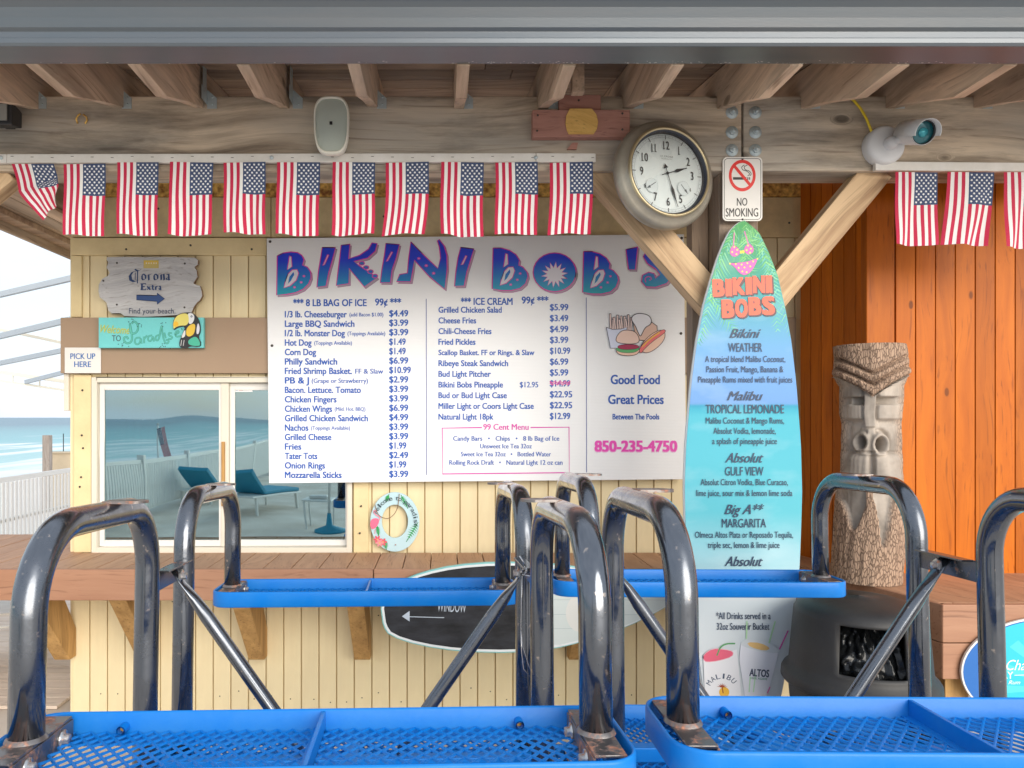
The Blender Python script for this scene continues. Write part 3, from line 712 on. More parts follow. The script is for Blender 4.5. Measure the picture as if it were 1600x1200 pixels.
# ---------------------------------------------------------------- beach side scenery
def white_fence():
    r = thing('white_picket_fence', 'long white vinyl picket fence between the boardwalk and the beach', 'fence')
    X = -5.12; zt_ = 1.05
    segs = [(-26 + i*2.44) for i in range(19)]
    pm = None; km = None; rest = MB()
    for y in segs:
        if pm is None:
            o = MB().box(-.05, .05, -.05, .05, 0, 1.12).build('post', M['white'], r, bevel=.004); pm = o.data
            rl = MB().box(-.025, .025, .05, 2.39, zt_-.06, zt_).box(-.02, .02, .05, 2.39, .52, .56).box(-.02, .02, .05, 2.39, .1, .16).build('rails', M['white'], r, bevel=.003); rm = rl.data
        else: o = link('post', pm, r); rl = link('rails', rm, r)
        o.location = (X, y, 0); rl.location = (X, y, 0)
        k = 0
        yy = y+.12
        while yy < y+2.40:
            if 5 < yy < 13:
                if km is None: kk = MB().box(.026, .04, -.024, .024, .12, zt_-.062).build('picket', M['white'], r, bevel=.002); km = kk.data
                else: kk = link('picket', km, r)
                kk.location = (X, yy, 0)
            else: rest.box(X+.026, X+.04, yy-.024, yy+.024, .12, zt_-.062)
            yy += .088
    o = rest.build('far_pickets', M['white'], r); o['kind'] = 'stuff'
white_fence()
def canopy():
    r = thing('canopy_frame', 'open white metal canopy frame over the walkway at far left', 'canopy')
    al = mat('white_alu', (.40, .44, .48), .5, .0, dirt=.05)
    def bar(p, q, w, h, m=al): MB().beam(P(*p), P(*q), w, h).build('bar', m, r, bevel=.004)
    bar((-160, 497, 9), (150, 426, 8.2), .05, .065); bar((-160, 563, 10.5), (150, 490, 9.4), .055, .075)
    bar((-160, 600, 12), (150, 537, 10.6), .055, .07); bar((40, 597, 13), (150, 569, 12), .05, .07)
    cm = M['frame']
    bar((-160, 480, 10), (150, 547, 10), .03, .04, cm)
    bar((-160, 558, 13), (150, 603, 13), .05, .07, cm); bar((-160, 571, 13), (150, 617, 13), .03, .04, cm)
    for px in (20, 62, -30): MB().beam(P(px, 582+.145*(px-0), 13), P(px, 596+.145*px, 13), .02, .02, (0, 1, 0)).build('bar', cm, r)
    MB().beam(P(-158, 500, 9.5), Vector((PX(-158, 9.5), 9.5, 0)), .08, .08, (0, 1, 0)).build('post', al, r)
canopy()
def beach_bits():
    w = wood('grey_pile', (.42, .36, .31), (.25, .2, .17), 'Z', 1)
    p = P(74, 680, 15); o = MB().box(-.07, .07, -.07, .07, -.3, p.z).build('timber_post', w, bevel=.01); o.location = (p.x, 15, 0)
    tag(o, 'squared weathered timber post standing past the white fence near the sea', 'post')
    p = P(97, 708, 16); o = MB().box(-.26, .3, -.2, .2, -.5, p.z).box(-.30, .34, -.24, .24, p.z, p.z+.03).build('sand_box', mat('tan_paint', (.55, .44, .30), .7), bevel=.01); o.location = (p.x, 16, 0)
    tag(o, 'low tan lidded box beside the weathered timber post on the beach', 'box')
    t = MB()
    for dx in (-.1, .15): t.tube([(dx, 0, p.z), (dx, 0, p.z+.42)], .01, 8)
    o = t.build('pipe_rods', M['dark']); o.location = (p.x, 16.25, 0); tag(o, 'pair of thin dark rods sticking up behind the tan box', 'rods')
    # white patio chair partly in frame
    c = thing('patio_chair', 'white framed patio chair with sling seat just inside the left edge', 'chair', (PX(-6, 5.2), 5.2, 0), (0, 0, R(20)))
    def leg(path): MB().tube(path, .014, 10).build('leg', M['white'], c)
    leg([(.25, -.25, .015), (.25, -.25, .62)]); leg([(.25, .25, .015), (.25, .25, .62)]); leg([(-.25, -.25, .015), (-.25, -.25, .62)]); leg([(-.25, .25, .015), (-.25, .25, .62)])
    MB().tube([(-.3, -.26, .60)]+[Vector((x, -.26, z)) for x, z in ((-.1, .63), (.2, .64), (.34, .62), (.38, .58))], .018, 10).build('armrest', M['white'], c)
    MB().tube([(-.3, .26, .60)]+[Vector((x, .26, z)) for x, z in ((-.1, .63), (.2, .64), (.34, .62), (.38, .58))], .018, 10).build('armrest', M['white'], c)
    MB().box(-.24, .26, -.24, .24, .40, .415).build('seat', M['offwhite'], c, bevel=.004)
    MB().hexa([(-.26, -.24, .42), (-.24, -.24, .42), (-.24, .24, .42), (-.26, .24, .42)], [(-.42, -.24, 1.0), (-.40, -.24, 1.0), (-.40, .24, 1.0), (-.42, .24, 1.0)]).build('backrest', M['offwhite'], c)
    MB().tube([(.25, -.25, .2), (.25, .25, .2)], .012, 8).tube([(-.25, .25, .2), (.25, .25, .2)], .012, 8).build('stretcher', M['white'], c)
    s = thing('patio_stool', 'white metal stool with thin rungs behind the counter corbel at left', 'stool', (PX(103, 5.35), 5.35, 0), (0, 0, R(8)))
    for i, j in ((-1, -1), (1, -1), (1, 1), (-1, 1)): MB().tube([(.17*i, .17*j, .02), (.15*i, .15*j, .60)], .016, 10).tube([(.17*i, .17*j, 0), (.17*i, .17*j, .03)], .02, 10).build('leg', M['white'], s)
    MB().tube([(-.165, -.165, .19), (.165, -.165, .19)], .012, 8).tube([(-.165, .165, .19), (.165, .165, .19)], .012, 8).tube([(.165, .165, .25), (.165, -.165, .25)], .012, 8).build('rung', M['white'], s)
    MB().lathe([(.0001, .63), (.19, .63), (.2, .615), (.19, .60), (.0001, .60)], seg=24).build('seat', M['white'], s)
    # things that only the window glass and polished tubes show: loungers, closed parasol, flag
    tq = mat('turquoise_cushion', (.03, .28, .42), .7)
    protos = None
    for x, y, a, lab in ((-3.3, -5.0, 15, 'white lounger with turquoise cushion reflected in the right window pane'), (-4.6, -6.4, 8, 'white lounger with turquoise cushion reflected in the left window pane')):
        l_ = thing('sun_lounger', lab, 'lounger', (x, y, 0), (0, 0, R(a)), 'loungers reflected in the window glass')
        MB().box(-.33, .33, -.9, .9, .30, .34).build('frame', M['white'], l_, bevel=.01)
        MB().box(-.3, .3, -.9, .35, .345, .42).build('cushion', tq, l_, bevel=.02)
        MB().hexa([(-.3, .36, .345), (.3, .36, .345), (.3, .32, .42), (-.3, .32, .42)], [(-.3, .9, .82), (.3, .9, .82), (.3, .84, .88), (-.3, .84, .88)]).build('backrest', tq, l_, bevel=.01)
        for i, j in ((-1, -1), (1, -1), (1, 1), (-1, 1)): MB().box(.3*i-.02, .3*i+.02, .75*j-.02, .75*j+.02, 0, .3).build('leg', M['white'], l_)
    tb = thing('side_table', 'small white side table with a folded towel reflected in the window', 'table', (-2.0, -3.4, 0))
    MB().box(-.25, .25, -.25, .25, .42, .45).build('table_top', M['white'], tb, bevel=.005)
    for i, j in ((-1, -1), (1, -1), (1, 1), (-1, 1)): MB().box(.22*i-.015, .22*i+.015, .22*j-.015, .22*j+.015, 0, .42).build('leg', M['white'], tb)
    tw = MB().box(-.16, .16, -.1, .1, 0, .06).build('towel', M['offwhite'], bevel=.025, seg=3); tw.location = (-2.0, -3.4, .451); tag(tw, 'folded white towel on the small side table reflected in the window', 'towel')
    u = thing('closed_parasol', 'closed dark blue parasol on a round base reflected in the window', 'parasol', (-1.75, -2.9, 0))
    MB().lathe([(.0001, .0), (.28, .0), (.28, .04), (.06, .12), (.03, .3)], seg=24).build('base', tq, u); MB().tube([(0, 0, .1), (0, 0, 2.5)], .022, 12).build('pole', M['white'], u)
    MB().lathe([(.05, .9), (.10, 1.0), (.12, 1.3), (.08, 2.0), (.03, 2.45)], seg=12).build('canopy', mat('navy_canvas', (.02, .06, .12), .8), u)
beach_bits()
# ---------------------------------------------------------------- menu board
BLUE = (.006, .085, .42); MAG = (.62, .03, .36); GREYSH = (.36, .34, .38)
def corrugated():
    m = mat('corrugated_plastic', (.82, .83, .84), .42, dirt=.03, scale=2)
    n, l = m.node_tree.nodes, m.node_tree.links
    t = n.new('ShaderNodeTexCoord'); w = n.new('ShaderNodeTexWave'); w.wave_type = 'BANDS'; w.bands_direction = 'Z'; w.inputs['Scale'].default_value = 38; w.inputs['Distortion'].default_value = .4
    l.new(t.outputs['Object'], w.inputs['Vector']); bp = n.new('ShaderNodeBump'); bp.inputs['Strength'].default_value = .18; bp.inputs['Distance'].default_value = .003
    l.new(w.outputs['Fac'], bp.inputs['Height']); l.new(bp.outputs[0], n['Principled BSDF'].inputs['Normal']); return m
def grad_mat():
    m, n, l, b = base_mat('blue_to_teal_print')
    t = n.new('ShaderNodeTexCoord'); s = n.new('ShaderNodeSeparateXYZ'); l.new(t.outputs['Object'], s.inputs[0])
    mr = n.new('ShaderNodeMapRange'); z = lambda py: -(py-560.5)/F*4.175
    mr.inputs['From Min'].default_value = z(462); mr.inputs['From Max'].default_value = z(395); l.new(s.outputs['Z'], mr.inputs['Value'])
    r = n.new('ShaderNodeValToRGB'); r.color_ramp.elements[0].color = (.0, .36, .42, 1); r.color_ramp.elements[1].color = (.006, .035, .62, 1); r.color_ramp.elements[1].position = .85
    l.new(mr.outputs[0], r.inputs['Fac']); l.new(r.outputs['Color'], b.inputs['Base Color']); b.inputs['Roughness'].default_value = .45; return m
def menu():
    d = 4.175; cx, cy = 744.5, 560.5; rot = R(.55)
    r = thing('menu_board', 'large white menu board with big blue and magenta heading and two price columns', 'menu board', P(cx, cy, d), (0, -rot, 0))
    k = d/F; w, h = 652*k/2, 383*k/2
    MB().box(-w, w, 0, .012, -h, h).build('panel', corrugated(), r, bevel=.0015)
    A = Art(cx, cy, d, rot); T = lambda s, x0, x1, yc, cap, col=BLUE, wt=.024, **q: A.text(s, x0, x1, yc+cap/2, cap, col, wt, lay=0, **q)
    A.lay = 1
    T('*** 8 LB BAG OF ICE', 458, 573, 473, 10.5, wt=.030); T('99¢ ***', 586, 627, 472, 10.5, wt=.030)
    col = [('1/3 lb. Cheeseburger', 542, '$4.49', 638, '(add Bacon $1.00)', 546, 599), ('Large BBQ Sandwich', 554, '$3.99', 638), ('1/2 lb. Monster Dog', 539, '$3.99', 638, '(Toppings Available)', 543, 602),
           ('Hot Dog', 487, '$1.49', 634, '(Toppings Available)', 491, 550), ('Corn Dog', 494, '$1.49', 634), ('Philly Sandwich', 527, '$6.99', 638), ('Fried Shrimp Basket.', 550, '$10.99', 642, 'FF & Slaw', 555, 599, 7.5),
           ('PB & J', 483, '$2.99', 638, '(Grape or Strawberry)', 487, 575, 7), ('Bacon. Lettuce. Tomato', 564, '$3.99', 638), ('Chicken Fingers', 526, '$3.99', 638), ('Chicken Wings', 519, '$6.99', 638, '(Mild. Hot. BBQ)', 523, 571),
           ('Grilled Chicken Sandwich', 575, '$4.99', 638), ('Nachos', 482, '$3.99', 638, '(Toppings Available)', 486, 547), ('Grilled Cheese', 518, '$3.99', 638), ('Fries', 471, '$1.99', 635), ('Tater Tots', 496, '$2.49', 638), ('Onion Rings', 508, '$1.99', 635), ('Mozzarella Sticks', 534, '$3.99', 638)]
    for i, c in enumerate(col):
        y = 491+i*14.76
        T(c[0], 445, c[1], y, 9.6, wt=.030); T(c[2], 608, c[3], y-1.5, 9.6, wt=.030)
        if len(c) > 4: T(c[4], c[5], c[6], y+.5, c[7] if len(c) > 7 else 5.8, wt=.022)
    T('*** ICE CREAM', 720, 801, 471, 10.5, wt=.030); T('99¢ ***', 815, 857, 469, 10.5, wt=.030)
    col = [('Grilled Chicken Salad', 784, '$5.99', 888), ('Cheese Fries', 744, '$3.49', 888), ('Chili-Cheese Fries', 768, '$4.99', 888), ('Fried Pickles', 743, '$3.99', 888), ('Scallop Basket. FF or Rings. & Slaw', 835, '$10.99', 891), ('Ribeye Steak Sandwich', 794, '$6.99', 888), ('Bud Light Pitcher', 767, '$5.99', 888),
           ('Bikini Bobs Pineapple', 786, '$14.99', 891), ('Bud or Bud Light Case', 792, '$22.95', 894), ('Miller Light or Coors Light Case', 834, '$22.95', 894), ('Natural Light 18pk', 771, '$12.99', 891)]
    for i, c in enumerate(col):
        T(c[0], 685, c[1], 484+i*16.7, 9 if i != 4 else 8, wt=.030); T(c[2], 859, c[3], 480+i*17.0, 9.6, wt=.030)
    T('$12.95', 812, 841, 601, 8.5, wt=.026)
    A.lay += 2
    for dy in (-2, 1): A.stroke([(859+i*4, 599+dy+(1.5 if i % 2 else -1.5)) for i in range(9)], 1.6, (.75, .03, .3))
    A.stroke([(666, 467), (666.5, 742)], 1.1, (.10, .13, .35)); A.stroke([(916, 465), (916.5, 738)], 1.1, (.10, .13, .35))
    A.stroke([(753, 668), (691, 669), (691.5, 740.5), (889.5, 738.5), (889, 667.5), (829, 668)], 1.8, MAG)
    T('99 Cent Menu', 755, 826, 667, 9, MAG, wt=.026)
    T('Candy Bars   •   Chips   •   8 lb Bag of Ice', 708, 874, 685, 7.2, wt=.024); T('Unsweet Ice Tea 32oz', 750, 831, 697, 7, wt=.024)
    T('Sweet Ice Tea 32oz   •   Bottled Water', 720, 861, 709.5, 7, wt=.024); T('Rolling Rock Draft   •   Natural Light 12 oz can', 702, 879, 722.5, 7.2, wt=.024)
    T('Good Food', 954, 1031, 593, 14, wt=.03); T('Great Prices', 950, 1037, 624, 14, wt=.03); T('Between The Pools', 957, 1030, 651, 8.5, wt=.030)
    A.lay += 1; T('850-235-4750', 928.5, 1058.5, 697.5, 17, (.80, .30, .62), wt=.062); A.lay += 1; T('850-235-4750', 929, 1058, 697, 16, (.75, .05, .42), wt=.035)
    A.done('lettering', r)
    # big heading, one hand-cut letter after another
    G = grad_mat()
    A = Art(cx, cy, d, rot); A.lay = 1
    Z = 4.615
    def L6(p): return [(410+x/Z, 360+y/Z) for x, y in p]
    def L8(p): return [(740+x/Z, 360+y/Z) for x, y in p]
    def letter(pts):
        A.lay += 1; A.poly([(x+2.8, y+3.2) for x, y in pts], GREYSH); A.stroke([(x+2.2, y+2.6) for x, y in pts+pts[:2]], 1.2, (.45, .16, .36))
        A.poly(pts, G); A.stroke(pts+pts[:2], 1.5, (.70, .03, .33))
    def hole(pts): A.poly(pts, (.70, .68, .74)); A.stroke(pts+pts[:2], 1.2, (.72, .03, .33))
    def dot(x, y, r=2.2): A.ell(x, y, r, r*.8, (.72, .05, .36), n=10); A.ell(x, y, r*.4, r*.3, (.6, .4, .7), n=8)
    Bp = [(107, 185), (150, 163), (205, 155), (255, 160), (285, 180), (300, 210), (290, 250), (325, 265), (348, 300), (352, 340), (335, 385), (295, 425), (240, 450), (175, 462), (103, 467)]
    def bigB(fn, pts, dx, dy):
        letter(fn(pts))
        hole(fn([(195+dx, 185+dy), (210+dx, 190+dy), (214+dx, 262+dy), (180+dx, 285+dy)])); hole(fn([(165+dx, 370+dy), (185+dx, 315+dy), (215+dx, 285+dy), (250+dx, 282+dy), (262+dx, 310+dy), (245+dx, 360+dy), (200+dx, 400+dy), (155+dx, 415+dy)]))
        A.poly(fn([(185+dx, 385+dy), (195+dx, 335+dy), (225+dx, 300+dy), (230+dx, 320+dy), (205+dx, 365+dy)]), G)
        for a, b in ((300, 330), (280, 375), (232, 410)): dot(*fn([(a+dx, b+dy)])[0])
    bigB(L6, Bp, 0, 0)
    letter(L6([(432, 123), (528, 125), (505, 215), (478, 310), (460, 402), (393, 410), (405, 290), (420, 200)])); hole(L6([(470, 175), (480, 178), (450, 245), (435, 255)]))
    letter(L6([(568, 108), (632, 100), (622, 205), (700, 180), (765, 135), (790, 90), (828, 95), (815, 150), (760, 200), (660, 225), (700, 255), (830, 340), (735, 408), (625, 275), (625, 385), (533, 398), (545, 300), (560, 180)]))
    for a, b in ((717, 238), (748, 268), (780, 298), (812, 330)): A.ell(*L6([(a, b)])[0], 5, 3.6, (.72, .04, .36), n=12); A.ell(*L6([(a, b)])[0], 3.6, 2.4, (.02, .16, .55), n=12)
    letter(L6([(890, 95), (988, 103), (965, 200), (935, 290), (925, 378), (850, 378), (862, 280), (880, 180)])); hole(L6([(930, 155), (940, 158), (905, 220), (892, 225)]))
    letter(L6([(1070, 83), (1150, 165), (1265, 275), (1285, 200), (1275, 120), (1262, 75), (1275, 66), (1310, 110), (1330, 180), (1333, 280), (1315, 425), (1200, 330), (1095, 215), (1085, 290), (1070, 372), (967, 370), (990, 318), (1045, 308), (1055, 200)]))
    for a, b in ((1128, 203), (1182, 255), (1235, 310)): dot(*L6([(a, b)])[0], 2.6)
    letter(L6([(1430, 123), (1525, 135), (1500, 220), (1475, 300), (1455, 402), (1385, 403), (1395, 300), (1410, 200)])); hole(L6([(1465, 183), (1476, 186), (1448, 245), (1432, 250)]))
    B2 = [(140, 128), (200, 128), (260, 145), (305, 175), (330, 215), (325, 250), (355, 265), (385, 300), (392, 335), (375, 385), (335, 420), (270, 435), (200, 435), (133, 422)]
    bigB(L8, B2, 35, -18)
    letter(L8([(583+155*math.cos(t*.2618), 303+140*math.sin(t*.2618)) for t in range(24)]))
    hole(L8([(583+(95 if i % 2 else 55)*math.cos(i*.2244+.1), 320+(92 if i % 2 else 50)*math.sin(i*.2244+.1)) for i in range(28)]))
    bigB(L8, [(x+652, y+25) for x, y in B2], 35+650, 2)
    letter(L8([(1097, 140), (1182, 120), (1165, 285), (1115, 283)])); 
    letter(L8([(1245, 148), (1300, 170), (1370, 150), (1440, 185), (1400, 215), (1370, 235), (1400, 290), (1425, 345), (1390, 385), (1310, 412), (1240, 408), (1208, 370), (1215, 325), (1260, 302), (1300, 312), (1310, 345), (1340, 320), (1310, 280), (1250, 240), (1222, 190)]))
    A.stroke(smooth_pts(L8([(1240, 375), (1232, 345), (1262, 330), (1285, 350), (1265, 362)]), 2, False), 1.3, (.75, .03, .33))
    # food drawing
    K = (.03, .02, .04); TAN = (.72, .48, .38)
    A.lay += 2
    for i in range(13):
        x = 953+i*2.6; t = math.sin(i*1.7)*4; A.stroke([(x+1, 517), (x+t*.5, 490+abs(math.sin(i*2.3))*9)], 3.4, K); A.stroke([(x+1, 517), (x+t*.5, 491+abs(math.sin(i*2.3))*9)], 2.2, (.80, .62, .58))
    A.poly(L8([(955, 700), (1000, 715), (1060, 712), (1105, 700), (1085, 850), (985, 850)]), (.66, .70, .85), K, .9)
    A.poly(L8([(1150, 665), (1285, 665), (1320, 690), (1325, 760), (1290, 800), (1165, 790)]), TAN, K, 1.2)
    A.poly(smooth_pts(L8([(1135, 650), (1140, 620), (1175, 600), (1215, 600), (1260, 612), (1282, 645), (1275, 680), (1235, 700), (1215, 740), (1200, 770), (1180, 730), (1165, 690)]), 2), (.80, .80, .84), K, 1.3)
    hd = L8([(1192, 845), (1260, 760), (1340, 715), (1380, 730), (1375, 790), (1320, 850), (1260, 885), (1215, 880)])
    A.poly(smooth_pts(hd, 2), (.86, .56, .42), K, .9); A.poly(smooth_pts(L8([(1190, 870), (1205, 830), (1290, 755), (1365, 712), (1385, 725), (1370, 745), (1290, 800), (1225, 860), (1205, 890)]), 2), (.80, .16, .16), K, .7)
    A.stroke(smooth_pts(L8([(1215, 840), (1260, 790), (1340, 735)]), 2, False), 1.6, (.85, .55, .05))
    A.poly(smooth_pts(L8([(1020, 860), (1110, 850), (1200, 850), (1185, 895), (1110, 908), (1040, 895)]), 2), (.85, .55, .42), K, .9)
    A.poly(smooth_pts(L8([(1015, 855), (1060, 840), (1150, 842), (1200, 848), (1170, 880), (1110, 885), (1050, 880)]), 2), (.10, .42, .15), K, .5)
    A.poly(smooth_pts(L8([(1035, 830), (1110, 820), (1190, 828), (1190, 852), (1110, 862), (1040, 855)]), 2), (.38, .02, .08), K, .7)
    A.poly(smooth_pts(L8([(1025, 810), (1025, 770), (1060, 725), (1110, 718), (1165, 730), (1192, 775), (1190, 815), (1110, 822)]), 2), (.86, .62, .52), K, 1.0)
    A.done('heading_and_picture', r)
    h_ = MB()
    for px, py in ((422, 377.5), (425, 540), (1065, 372), (1064, 521)):
        u, v = A.loc(px, py); h_.lathe([(.0001, -.004), (.007, -.004), (.008, 0)], (u, 0, v), 'Y', 10)
    h_.build('screw_heads', M['screw'], r)['kind'] = 'stuff'
menu()

# ---------------------------------------------------------------- small wall signs
def wood_sign_mat():
    m = wood('whitewashed_board', (.60, .60, .60), (.40, .40, .42), 'X', 1.3, rnd=0, bump=.9, contrast=.3, rough=.6); return m
def small_signs():
    d = 4.19
    # beer sign on driftwood board
    r = thing('beer_sign', 'grey whitewashed driftwood board sign with ragged outline and blue arrow', 'sign', P(236, 447, d))
    A = Art(236, 447, d)
    q = lambda L_: [(140+x/5.715, 385+y/5.715) for x, y in L_]
    out = q([(155, 95), (330, 92), (520, 95), (760, 95), (940, 100), (968, 120), (965, 160), (935, 185), (955, 215), (962, 270), (940, 305), (925, 330), (960, 345), (985, 350), (1000, 400), (1005, 440), (985, 480), (960, 500), (930, 540), (910, 590), (800, 612), (640, 622), (480, 630), (310, 622), (275, 595), (195, 598), (165, 570), (150, 500), (90, 455), (78, 400), (82, 340), (110, 290), (160, 262), (180, 235), (150, 190), (165, 140), (150, 115)])
    MB().prism([A.loc(*p) for p in out], 0, .028, mi_side=1).build('board', [wood_sign_mat(), mat('brown_edge', (.30, .20, .12), .8)], r, bevel=.003)
    A.lay = 2; NV = (.015, .05, .16); YL = (.72, .50, .08)
    A.poly(q([(482, 122), (618, 122), (618, 195), (482, 195)]), (.60, .48, .16)); 
    A.poly([(x, y) for x, y in q([(484, 135), (505, 128), (525, 134), (550, 126), (575, 134), (595, 128), (616, 135), (612, 158), (488, 158)])], YL)
    for x in (508, 530, 552, 575, 596): A.ell(*q([(x, 150)])[0], 1.2, 1.2, (.75, .72, .6), n=8)
    # blackletter
    def nb(pts, w=3.6, a=40): A.nib(q(pts), w, a, NV, .55)
    nb([(432, 218), (385, 228), (362, 262), (368, 300), (400, 316), (435, 305)], 4.6, 20); nb([(405, 205), (435, 222), (460, 205)], 2.4); nb([(430, 212), (428, 330)], 1.6, 10); nb([(410, 235), (408, 300)], 1.2, 10)
    def o_(x): nb([(x+8, 248), (x, 262), (x, 288), (x+10, 302)], 2.6, 20); nb([(x+10, 246), (x+32, 262), (x+32, 288), (x+14, 302)], 2.6, 20)
    o_(470); nb([(527, 252), (531, 302)], 3, 30); nb([(531, 258), (555, 246)], 2.6, 40); o_(578)
    nb([(640, 252), (642, 300)], 3, 30); nb([(642, 256), (664, 248), (668, 302)], 3, 30)
    nb([(690, 252), (708, 250), (710, 298), (718, 302)], 3, 30); nb([(708, 272), (688, 285), (694, 300), (708, 294)], 2.2, 20)
    def s_(pts, w=1.8): A.stroke(q(pts), w, NV)
    s_([(470, 335), (470, 388)], 3); s_([(457, 336), (505, 334), (505, 346)], 1.4); s_([(470, 362), (496, 360)], 1.4); s_([(457, 388), (503, 388), (506, 376)], 1.4)
    s_([(517, 358), (545, 388)], 2.4); s_([(545, 358), (515, 388)], 1.2); s_([(565, 345), (566, 384), (578, 388)], 2.2); s_([(555, 358), (580, 357)], 1.2); s_([(593, 358), (593, 389)], 2.4); s_([(594, 364), (610, 357)], 1.8); s_([(620, 360), (636, 358), (637, 388), (643, 389)], 2.2); s_([(636, 370), (621, 378), (623, 388), (636, 384)], 1.4)
    A.poly(q([(422, 435), (605, 440), (605, 418), (672, 468), (605, 518), (605, 492), (422, 478)]), (.025, .07, .22), (.01, .03, .10), 1)
    A.text('Find your beach.', *[140+355/5.715, 140+768/5.715], 385+600/5.715, 8.3, (.03, .05, .11), .004)
    A.done('lettering', r)
    s = MB()
    for x, y in ((243, 148), (850, 153), (123, 307), (243, 520), (847, 545)):
        u, v = A.loc(*q([(x, y)])[0]); s.lathe([(.0001, -.003), (.005, -.003), (.006, 0)], (u, 0, v), 'Y', 8)
    s.build('screw_heads', M['screw'], r)['kind'] = 'stuff'
    # welcome sign with toucan
    d2 = 4.155
    r = thing('welcome_sign', 'turquoise painted welcome plank with a yellow-beaked toucan cut-out', 'sign', P(236, 520, d2))
    A = Art(236, 520, d2); TQ = (.17, .62, .62)
    u0, v1 = A.loc(154, 496); u1, v0 = A.loc(318, 543.5); MB().box(u0, u1, 0, .03, v0, v1).build('board', [mat('turquoise_board', TQ, .5, dirt=.06, scale=14, bump=.1)], r, bevel=.002)
    A.lay = 2; GD = (.02, .22, .17); OL = (.36, .40, .05)
    A.text('Welcome', 157, 203, 521, 12, OL, .0, .35, rot=3); A.text('Welcome', 156.5, 202.5, 520.4, 12, (.50, .58, .12), -.006, .35, rot=3)
    A.text('TO', 175, 189, 533, 9, (.06, .07, .08), .01)
    sp = lambda pts, w, c: A.stroke(smooth_pts(q(pts), 2, False), w, c)
    for w, c in ((3.0, GD), (1.7, (.12, .52, .42))):
        sp([(375, 690), (400, 665), (435, 700), (430, 760), (390, 785), (360, 760), (365, 710)], w, c)
        sp([(360, 690), (378, 780), (380, 850), (340, 870), (310, 850), (305, 815), (335, 805), (345, 830)], w, c)
        sp([(455, 815), (415, 815), (400, 850), (420, 880), (450, 865), (460, 810), (465, 870)], w*.8, c)
        sp([(485, 805), (488, 865)], w*.8, c); sp([(488, 825), (515, 795)], w*.8, c)
        sp([(560, 795), (525, 800), (520, 840), (550, 850), (568, 795), (575, 850)], w*.8, c)
        sp([(625, 790), (590, 800), (590, 840), (620, 840), (645, 680), (650, 780), (670, 860), (700, 870), (710, 840), (680, 835)], w*.8, c)
        sp([(668, 770), (680, 820)], w*.8, c); sp([(735, 775), (705, 770), (710, 800), (740, 805), (730, 830), (700, 825)], w*.8, c); sp([(760, 790), (800, 770), (790, 750), (765, 770), (770, 810), (820, 800)], w*.8, c)
    rr = random.Random(3)
    for i in range(34):
        a = rr.choice([(400, 670), (640, 700), (300, 875), (440, 700), (680, 890), (830, 730)]); A.ell(*q([(a[0]+rr.uniform(-55, 55), a[1]+rr.uniform(-22, 22))])[0], .8, .8, (.02, .05, .06), n=6)
    A.done('lettering', r)
    T_ = Art(236, 520, d2, y=-.014)
    def cut(p): return [T_.loc(*z) for z in smooth_pts(q(p), 1)]
    MB().prism(cut([(752, 680), (775, 620), (840, 595), (910, 590), (960, 620), (990, 680), (998, 760), (975, 810), (1003, 870), (985, 900), (900, 890), (870, 915), (810, 905), (808, 850), (830, 800), (865, 712), (790, 725), (755, 755)]), -.014, -.0002).build('toucan_cutout', [mat('black_paint', (.02, .02, .025), .45)], r)
    T_.lay = 1
    T_.poly(smooth_pts(q([(755, 745), (755, 680), (780, 625), (840, 600), (885, 605), (900, 650), (880, 710), (820, 708), (775, 725)]), 2), (.75, .66, .16)); T_.ell(*q([(778, 697)])[0], 4.2, 4.2, (.85, .50, .03))
    T_.poly(smooth_pts(q([(880, 600), (925, 598), (948, 630), (930, 690), (890, 700), (895, 640)]), 2), (.72, .74, .76)); T_.ell(*q([(918, 628)])[0], 1.6, 1.6, (.05, .05, .1)); T_.ell(*q([(918, 628)])[0], .7, .7, (.6, .7, .8))
    T_.poly(smooth_pts(q([(870, 740), (905, 700), (955, 690), (945, 780), (905, 810), (870, 800)]), 2), (.78, .52, .05)); T_.poly(smooth_pts(q([(862, 735), (865, 800), (840, 820), (825, 815)]), 1), (.74, .74, .72))
    T_.poly(smooth_pts(q([(975, 680), (992, 720), (985, 780), (962, 790), (962, 740)]), 2), (.7, .7, .78)); T_.poly(smooth_pts(q([(900, 830), (960, 800), (1000, 870), (985, 895), (900, 885), (885, 855)]), 2), (.06, .45, .30))
    for x in (830, 852): T_.stroke(q([(x, 838), (x-8, 890)]), 1.2, (.5, .5, .5))
    T_.done('toucan_picture', r)
    # pick up here
    d3 = 4.19
    r = thing('pick_up_sign', 'small square white sign with blue capital lettering at the left end of the brown band', 'sign', P(129.5, 563, d3)); A = Art(129.5, 563, d3)
    u0, v1 = A.loc(101, 543); u1, v0 = A.loc(157.5, 583); MB().box(u0, u1, 0, .005, v0, v1).build('panel', M['white'], r, bevel=.001)
    A.lay = 1; A.text('PICK UP', 110, 149, 561, 8.8, (.015, .13, .42), .018); A.text('HERE', 116, 142.5, 573.5, 8.8, (.015, .13, .42), .018); A.done('lettering', r)
    # ring sign
    d4 = 4.215; cx, cy = 617, 815.5
    r = thing('life_ring_sign', 'round pale blue wooden ring sign painted with flamingo and palm leaves, brown string', 'sign', P(cx, cy, d4)); A = Art(cx, cy, d4)
    n = 40; ir, orr = (20.5, 26), (38.5, 46.5); mb = MB(); v = []
    for yy in (0, .016):
        for rx, ry in (ir, orr):
            for i in range(n): t = 2*math.pi*i/n; u, w = A.loc(cx+rx*math.cos(t), cy+(0 if rx > 30 else -1)+ry*math.sin(t)); v.append((u, yy, w))
    f = []
